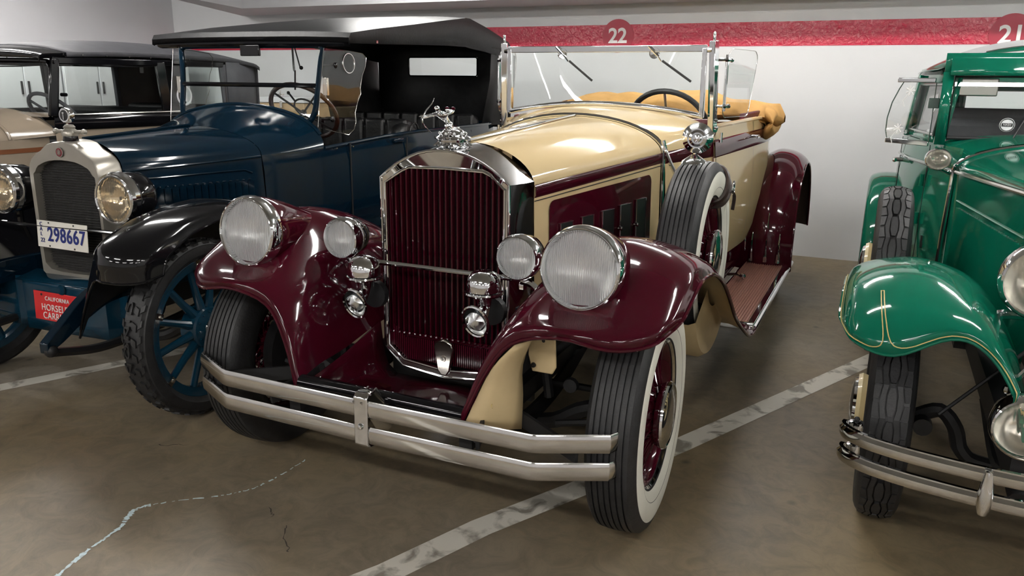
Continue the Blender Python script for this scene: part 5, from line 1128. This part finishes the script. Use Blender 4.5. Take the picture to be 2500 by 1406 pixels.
mo_ = MB().box((-.44, 1.70, 1.48), (.17, .012, .085)).build('mirror', 'nickel', G, bevel=.006)
MB().box((0, 0.6, .70), (.44, .9, .6)).box((0, 2.2, .42), (.9, 2.6, .1)).build('engine', 'dark', G)
for s in (1, -1): MB().bar((s*.37, -.46, .42), (s*.40, 3.6, .48), .06, .10).build('chassis_rail', 'dark', G)
MB().grid([[V((x, y, z)) for x in (-.36, 0, .36)] for y, z in ((-.42, .46), (-.2, .47), (0, .48))]).build('front_apron', 'green', G, solid=.006)
# ---- wheels with hexagon-chain tread
def gwheel(loc, side, blocks=True, parent=G):
    Rr, hw = .368, .072
    w_ = MB().lathe([(.232, .052), (.238, .058), (.225, .046), (.214, .02), (.212, 0), (.22, -.03), (.236, -.055)], (0, 0, 0), 'X', 48).build('wheel', 'cream_rubber', parent, loc=loc); w_.rotation_euler = (0, 0, 0 if side > 0 else PI)
    MB().lathe(tyre_prof(Rr, hw, .238), (0, 0, 0), 'X', 64).build('tyre', 'rubber', w_, angle=30)
    h = MB().lathe([(.085, .030), (.110, .060), (.118, .085), (.112, .098), (.0005, .100)], (0, 0, 0), 'X', 36).build('hub', 'cream_rubber', w_)
    MB().lathe([(.104, .097), (.098, .108), (.07, .116), (.0005, .120)], (0, 0, 0), 'X', 36).build('hub_cap', 'chrome', h)
    sp_ = MB().tube([(.04, 0, .08), (.02, 0, .22)], [.022, .015], 8).mesh('spoke', 'cream_rubber')
    for k in range(12): meshobj('spoke', sp_, w_, (0, 0, 0), (2*PI*k/12, 0, 0))
    MB().lathe([(.0005, -.03), (.16, -.03), (.17, -.08), (.0005, -.085)], (0, 0, 0), 'X', 28).build('brake_drum', 'dark', w_)
    if blocks:
        tr = MB(); n = 22; a = 2*PI/n*Rr
        def blk(q, a0):
            c_ = len(q); b0 = wrap([(x, y, -.006) for x, y in q], Rr, a0); b1 = wrap([(x, y, .006) for x, y in q], Rr, a0)
            tr.add(b0+b1, [list(range(c_)), [c_+k for k in range(c_)]]+[[k, (k+1) % c_, c_+(k+1) % c_, c_+k] for k in range(c_)])
        for k in range(n):
            a0 = 2*PI*k/n
            blk([(-.007, -.42*a), (.007, -.42*a), (.013, -.18*a), (.013, .18*a), (.007, .42*a), (-.007, .42*a), (-.013, .18*a), (-.013, -.18*a)], a0)
            for sg in (1, -1):
                blk([(sg*.0115, -.5*a), (sg*.0175, -.2*a), (sg*.0175, .2*a), (sg*.0115, .5*a), (sg*.027, .5*a), (sg*.034, 0), (sg*.027, -.5*a)], a0)
                blk([(sg*.031, .47*a), (sg*.038, .05*a), (sg*.053, .05*a), (sg*.053, .47*a)], a0)
                blk([(sg*.031, -.47*a), (sg*.038, -.05*a), (sg*.053, -.05*a), (sg*.053, -.47*a)], a0)
        t_ = tr.build('tread_blocks', 'rubber', w_, angle=20); t_['kind'] = 'stuff'
    return w_
gwheel((-.715, 0, .372), -1); gwheel((.715, 0, .372), 1, False)
gwheel((-.715, 3.05, .372), -1, False); gwheel((.715, 3.05, .372), 1, False)
sp2 = gwheel((-.752, .90, .685), -1); sp2['label'] = 'side-mounted spare wheel standing in the green front wing'
MB().tube([(-.80, .93, .55), (-.85, .90, .62), (-.83, .95, .66)], .018, 8).build('spare_clamp', 'cream_rubber', G)
# ================================================================== taupe and black car behind
N = empty('town_car', (-4.3, -.15, 0), .05, 'taupe and black closed-top car with grey canvas roof behind the navy one', 'car')
def nh(y): return .24+.30*(y/1.33)
def nrow(y):
    hw = nh(y); zb_ = 1.02+.04*y; zc = 1.13+.09*y; n_ = 18
    return [V((hw*math.sin(PI/2*(-1+2*k/n_)), y, zb_+(zc-zb_)*max(0., math.cos(PI/2*(-1+2*k/n_))))) for k in range(n_+1)]
MB().grid([nrow(.1+1.0*k/8) for k in range(9)]).build('bonnet_top', 'beige', N, angle=60)
cw = []
for k in range(6):
    t = k/5; r_ = nrow(1.1+.26*t); cw.append([V((p.x*(1+.10*t), p.y, p.z+.012*t)) for p in r_])
MB().grid(cw).build('scuttle', 'beige', N, angle=60)
MB().tube([V((p.x*1.01, p.y, p.z+.003)) for p in cw[0]], .010, 8).build('scuttle_bead', 'beige', N)
M['brown_line'] = mat('brown_coachline', (.16, .055, .02), .35, coat=.8, var=.05)
for s in (1, -1):
    MB().grid([[V((s*(nh(y)+.01), y, z)) for z in (.5, .8, 1.02+.04*y)] for y in (.1, .5, 1.1, 1.34)]).build('bonnet_side', 'beige', N, angle=60)
    MB().grid([[V((s*(nh(y)+.013), y, z+.02*y)) for z in (.955, .985)] for y in (.1, .5, 1.1, 1.34)]).build('coachline', 'brown_line', N)
    def nx(y): return .605+.065*math.sin(min(1, (y-1.33)/1.2)*PI/2)-.10*max(0, (y-3.0)/.5)**2
    ysn = (1.345, 1.6, 2.0, 2.5, 3.0, 3.3, 3.5)
    sd = MB().grid([[V((s*(nx(y)+a), y, z)) for a, z in ((-.03, .48), (.01, .62), (.016, .9), (.008, 1.12))] for y in ysn]).build('body_side', 'beige', N, angle=60)
    MB().grid([[V((s*(nx(y)+a), y, z)) for a, z in ((.010, 1.118), (.018, 1.125), (.014, 1.205), (.0, 1.215))] for y in ysn]).build('belt_panel', 'black', sd, angle=60)
    for (z_, r_) in ((1.222, .010),): MB().tube([V((s*(nx(y)-.004), y, z_)) for y in ysn], r_, 8).build('window_sill', 'cabinet' if False else 'nickel', sd)
    # pillars and cant rail
    MB().bar((s*.60, 1.36, 1.215), (s*.625, 1.40, 1.60), .05, .055).build('screen_pillar', 'black', N, bevel=.008)
    MB().bar((s*.645, 2.33, 1.215), (s*.635, 2.30, 1.60), .03, .075).build('centre_pillar', 'black', N, bevel=.006)
    MB().bar((s*.632, 3.02, 1.215), (s*.625, 3.0, 1.60), .03, .06).build('rear_pillar', 'canvas_grey', N, bevel=.006)
    MB().bar((s*.63, 1.37, 1.585), (s*.625, 3.1, 1.60), .03, .05).build('cant_rail', 'black', N, bevel=.008)
    MB().grid([[V((s*(nx(y)-.005-.02*(z-1.2)), y, z)) for z in (1.2, 1.4, 1.62)] for y in (3.02, 3.2, 3.42, 3.5)]).build('rear_quarter', 'canvas_grey', N, solid=.008)
    MB().grid([[V((s*(nx(y)-.022-.02*(z-1.2)), y, z)) for z in (1.2, 1.4, 1.60)] for y in (3.0, 3.2, 3.42, 3.49)]).build('quarter_lining', 'brown_board', N)
    for y0, y1 in ((1.42, 2.31), (2.36, 3.0)):
        MB().grid([[V((s*.635, y, z)) for z in (1.225, 1.575)] for y in (y0, y1)]).build('side_glass', 'glass', N)
    MB().tube([(s*.62, 1.42, 1.36), (s*.66, 1.43, 1.36)], .012, 8).build('pillar_knob', 'black', N)
    MB().tube([V((s*(.632-.0), 1.46+.84*u, 1.575-.02*math.sin(PI*u))) for u in (0, .25, .5, .75, 1)], .006, 6).build('window_bead', 'black', N)
    # wings, boards and wheels
    rgd = []
    for a in range(-10, 191, 20): rgd.append([V((s*x, -math.cos(R(a))*.50*k, .42+math.sin(R(a))*.50*k)) for x, k in ((.54, .95), (.62, 1.), (.76, 1.), (.84, .95))])
    for nm, yy in (('front_wing', 0.), ('rear_wing', 3.2)):
        MB().grid([[p+V((0, yy, 0)) for p in r_] for r_ in rgd]).build(nm, 'black', N, angle=60, solid=.008)
    MB().box((s*.70, 1.6, .38), (.28, 2.1, .03)).build('running_board', 'black', N, bevel=.006)
    lamp(N, 'headlamp', (s*.37, -.06, .93), .105, .13, [(.10, 0), (.105, .03), (.09, .10), (.05, .14), (.0005, .15)], 'black', 'lens_amber', 'reflector', 'chrome', 0, 28)
    for yy in (0., 3.2): gwheel((s*.70, yy, .372), s, False, N)
MB().grid([[V((-.22, 0, .5)), V((.22, 0, .5))], [V((-.24, 0, 1.08)), V((.24, 0, 1.08))], [V((-.15, 0, 1.13)), V((.15, 0, 1.13))]]).build('radiator_shell', 'chrome', N, solid=.1)
sc_ = MB().tube(cr([(-.585, 1.345, 1.225), (-.60, 1.38, 1.50), (-.565, 1.395, 1.565), (-.50, 1.40, 1.585), (0, 1.40, 1.592), (.50, 1.40, 1.585), (.565, 1.395, 1.565), (.60, 1.38, 1.50), (.585, 1.345, 1.225)], 4), .014, 8).build('windscreen_frame', 'black', N)
MB().bar((-.585, 1.345, 1.225), (.585, 1.345, 1.225), .03, .03).build('lower_rail', 'nickel', sc_)
MB().grid([[V((-.58, 1.35, 1.235)), V((.58, 1.35, 1.235))], [V((-.57, 1.39, 1.57)), V((.57, 1.39, 1.57))]]).build('windscreen_glass', 'glass', N)
def nroof(y, hw, ze, zc, d=.03):
    n_ = 16; return [V((-hw, y, ze-d))]+[V((hw*u, y, zc-(zc-ze)*abs(u)**2.6)) for u in [-1+2*k/n_ for k in range(n_+1)]]+[V((hw, y, ze-d))]
fr_ = [nroof(1.30, .60, 1.595, 1.610, .02), nroof(1.29, .625, 1.620, 1.645), nroof(1.36, .64, 1.632, 1.675), nroof(1.48, .645, 1.640, 1.695)]
MB().grid(crgrid(fr_, 1, 3)).build('visor_peak', 'black', N, angle=50, solid=.006)
rf_ = [nroof(1.48, .648, 1.642, 1.697), nroof(1.8, .652, 1.655, 1.735), nroof(2.1, .655, 1.66, 1.755), nroof(2.5, .655, 1.66, 1.76), nroof(2.9, .65, 1.655, 1.745), nroof(3.2, .64, 1.64, 1.715), nroof(3.42, .62, 1.62, 1.665), nroof(3.52, .60, 1.59, 1.61)]
rf = MB().grid(crgrid(rf_, 1, 3)).build('canvas_roof', 'canvas_grey', N, angle=40, solid=.006)
for k in range(9):
    for s in (1, -1): MB().ball((s*.657, 1.6+.2*k, 1.628), .005, 6).build('roof_stud', 'nickel', rf)
MB().grid([[V((x, 3.51, z)) for x in (-.58, 0, .58)] for z in (.5, 1.2)]).build('tail_panel', 'beige', N)
MB().grid([[V((x, 3.515, z)) for x in (-.58, -.3)] for z in (1.2, 1.6)]).grid([[V((x, 3.515, z)) for x in (.3, .58)] for z in (1.2, 1.6)]).build('rear_curtain', 'canvas_grey', N)
MB().grid([[V((x, 3.515, z)) for x in (-.3, .3)] for z in (1.2, 1.6)]).build('rear_glass', 'glass', N)
MB().box((0, 2.1, .9), (1.1, .5, .2)).box((0, 2.4, 1.08), (1.1, .14, .34)).box((0, 3.1, 1.08), (1.1, .16, .36)).build('seats', 'leather', N, bevel=.04)
MB().box((0, 2.3, .6), (1.15, 1.9, .06)).box((0, .7, .7), (.4, 1.0, .5)).build('cabin_floor', 'dark', N)
sw = MB().tube([(.21*math.cos(2*PI*k/36), 0, .21*math.sin(2*PI*k/36)) for k in range(36)], .014, 8, closed=True).build('steering_wheel', 'canvas_grey', N, loc=(.20, 1.70, 1.20)); sw.rotation_euler = (.7, 0, 0)
for a in (45, 135, 225, 315): MB().tube([(0, -.01, 0), (.2*math.cos(R(a)), 0, .2*math.sin(R(a)))], .010, 6).build('wheel_spoke', 'canvas_grey', sw)
# round club emblem stuck in the rear side window
em_ = MB().tube([V((.648, 2.52+.075*math.cos(2*PI*k/28), 1.345+.072*math.sin(2*PI*k/28))) for k in range(28)], .009, 6, closed=True, flat=.4).build('window_emblem', 'cabinet', N)
MB().prism([(.646, 2.50, 1.30), (.646, 2.545, 1.30), (.646, 2.55, 1.36), (.646, 2.535, 1.40), (.646, 2.515, 1.40), (.646, 2.495, 1.36)], (.003, 0, 0)).build('emblem_figure', 'cabinet', em_)
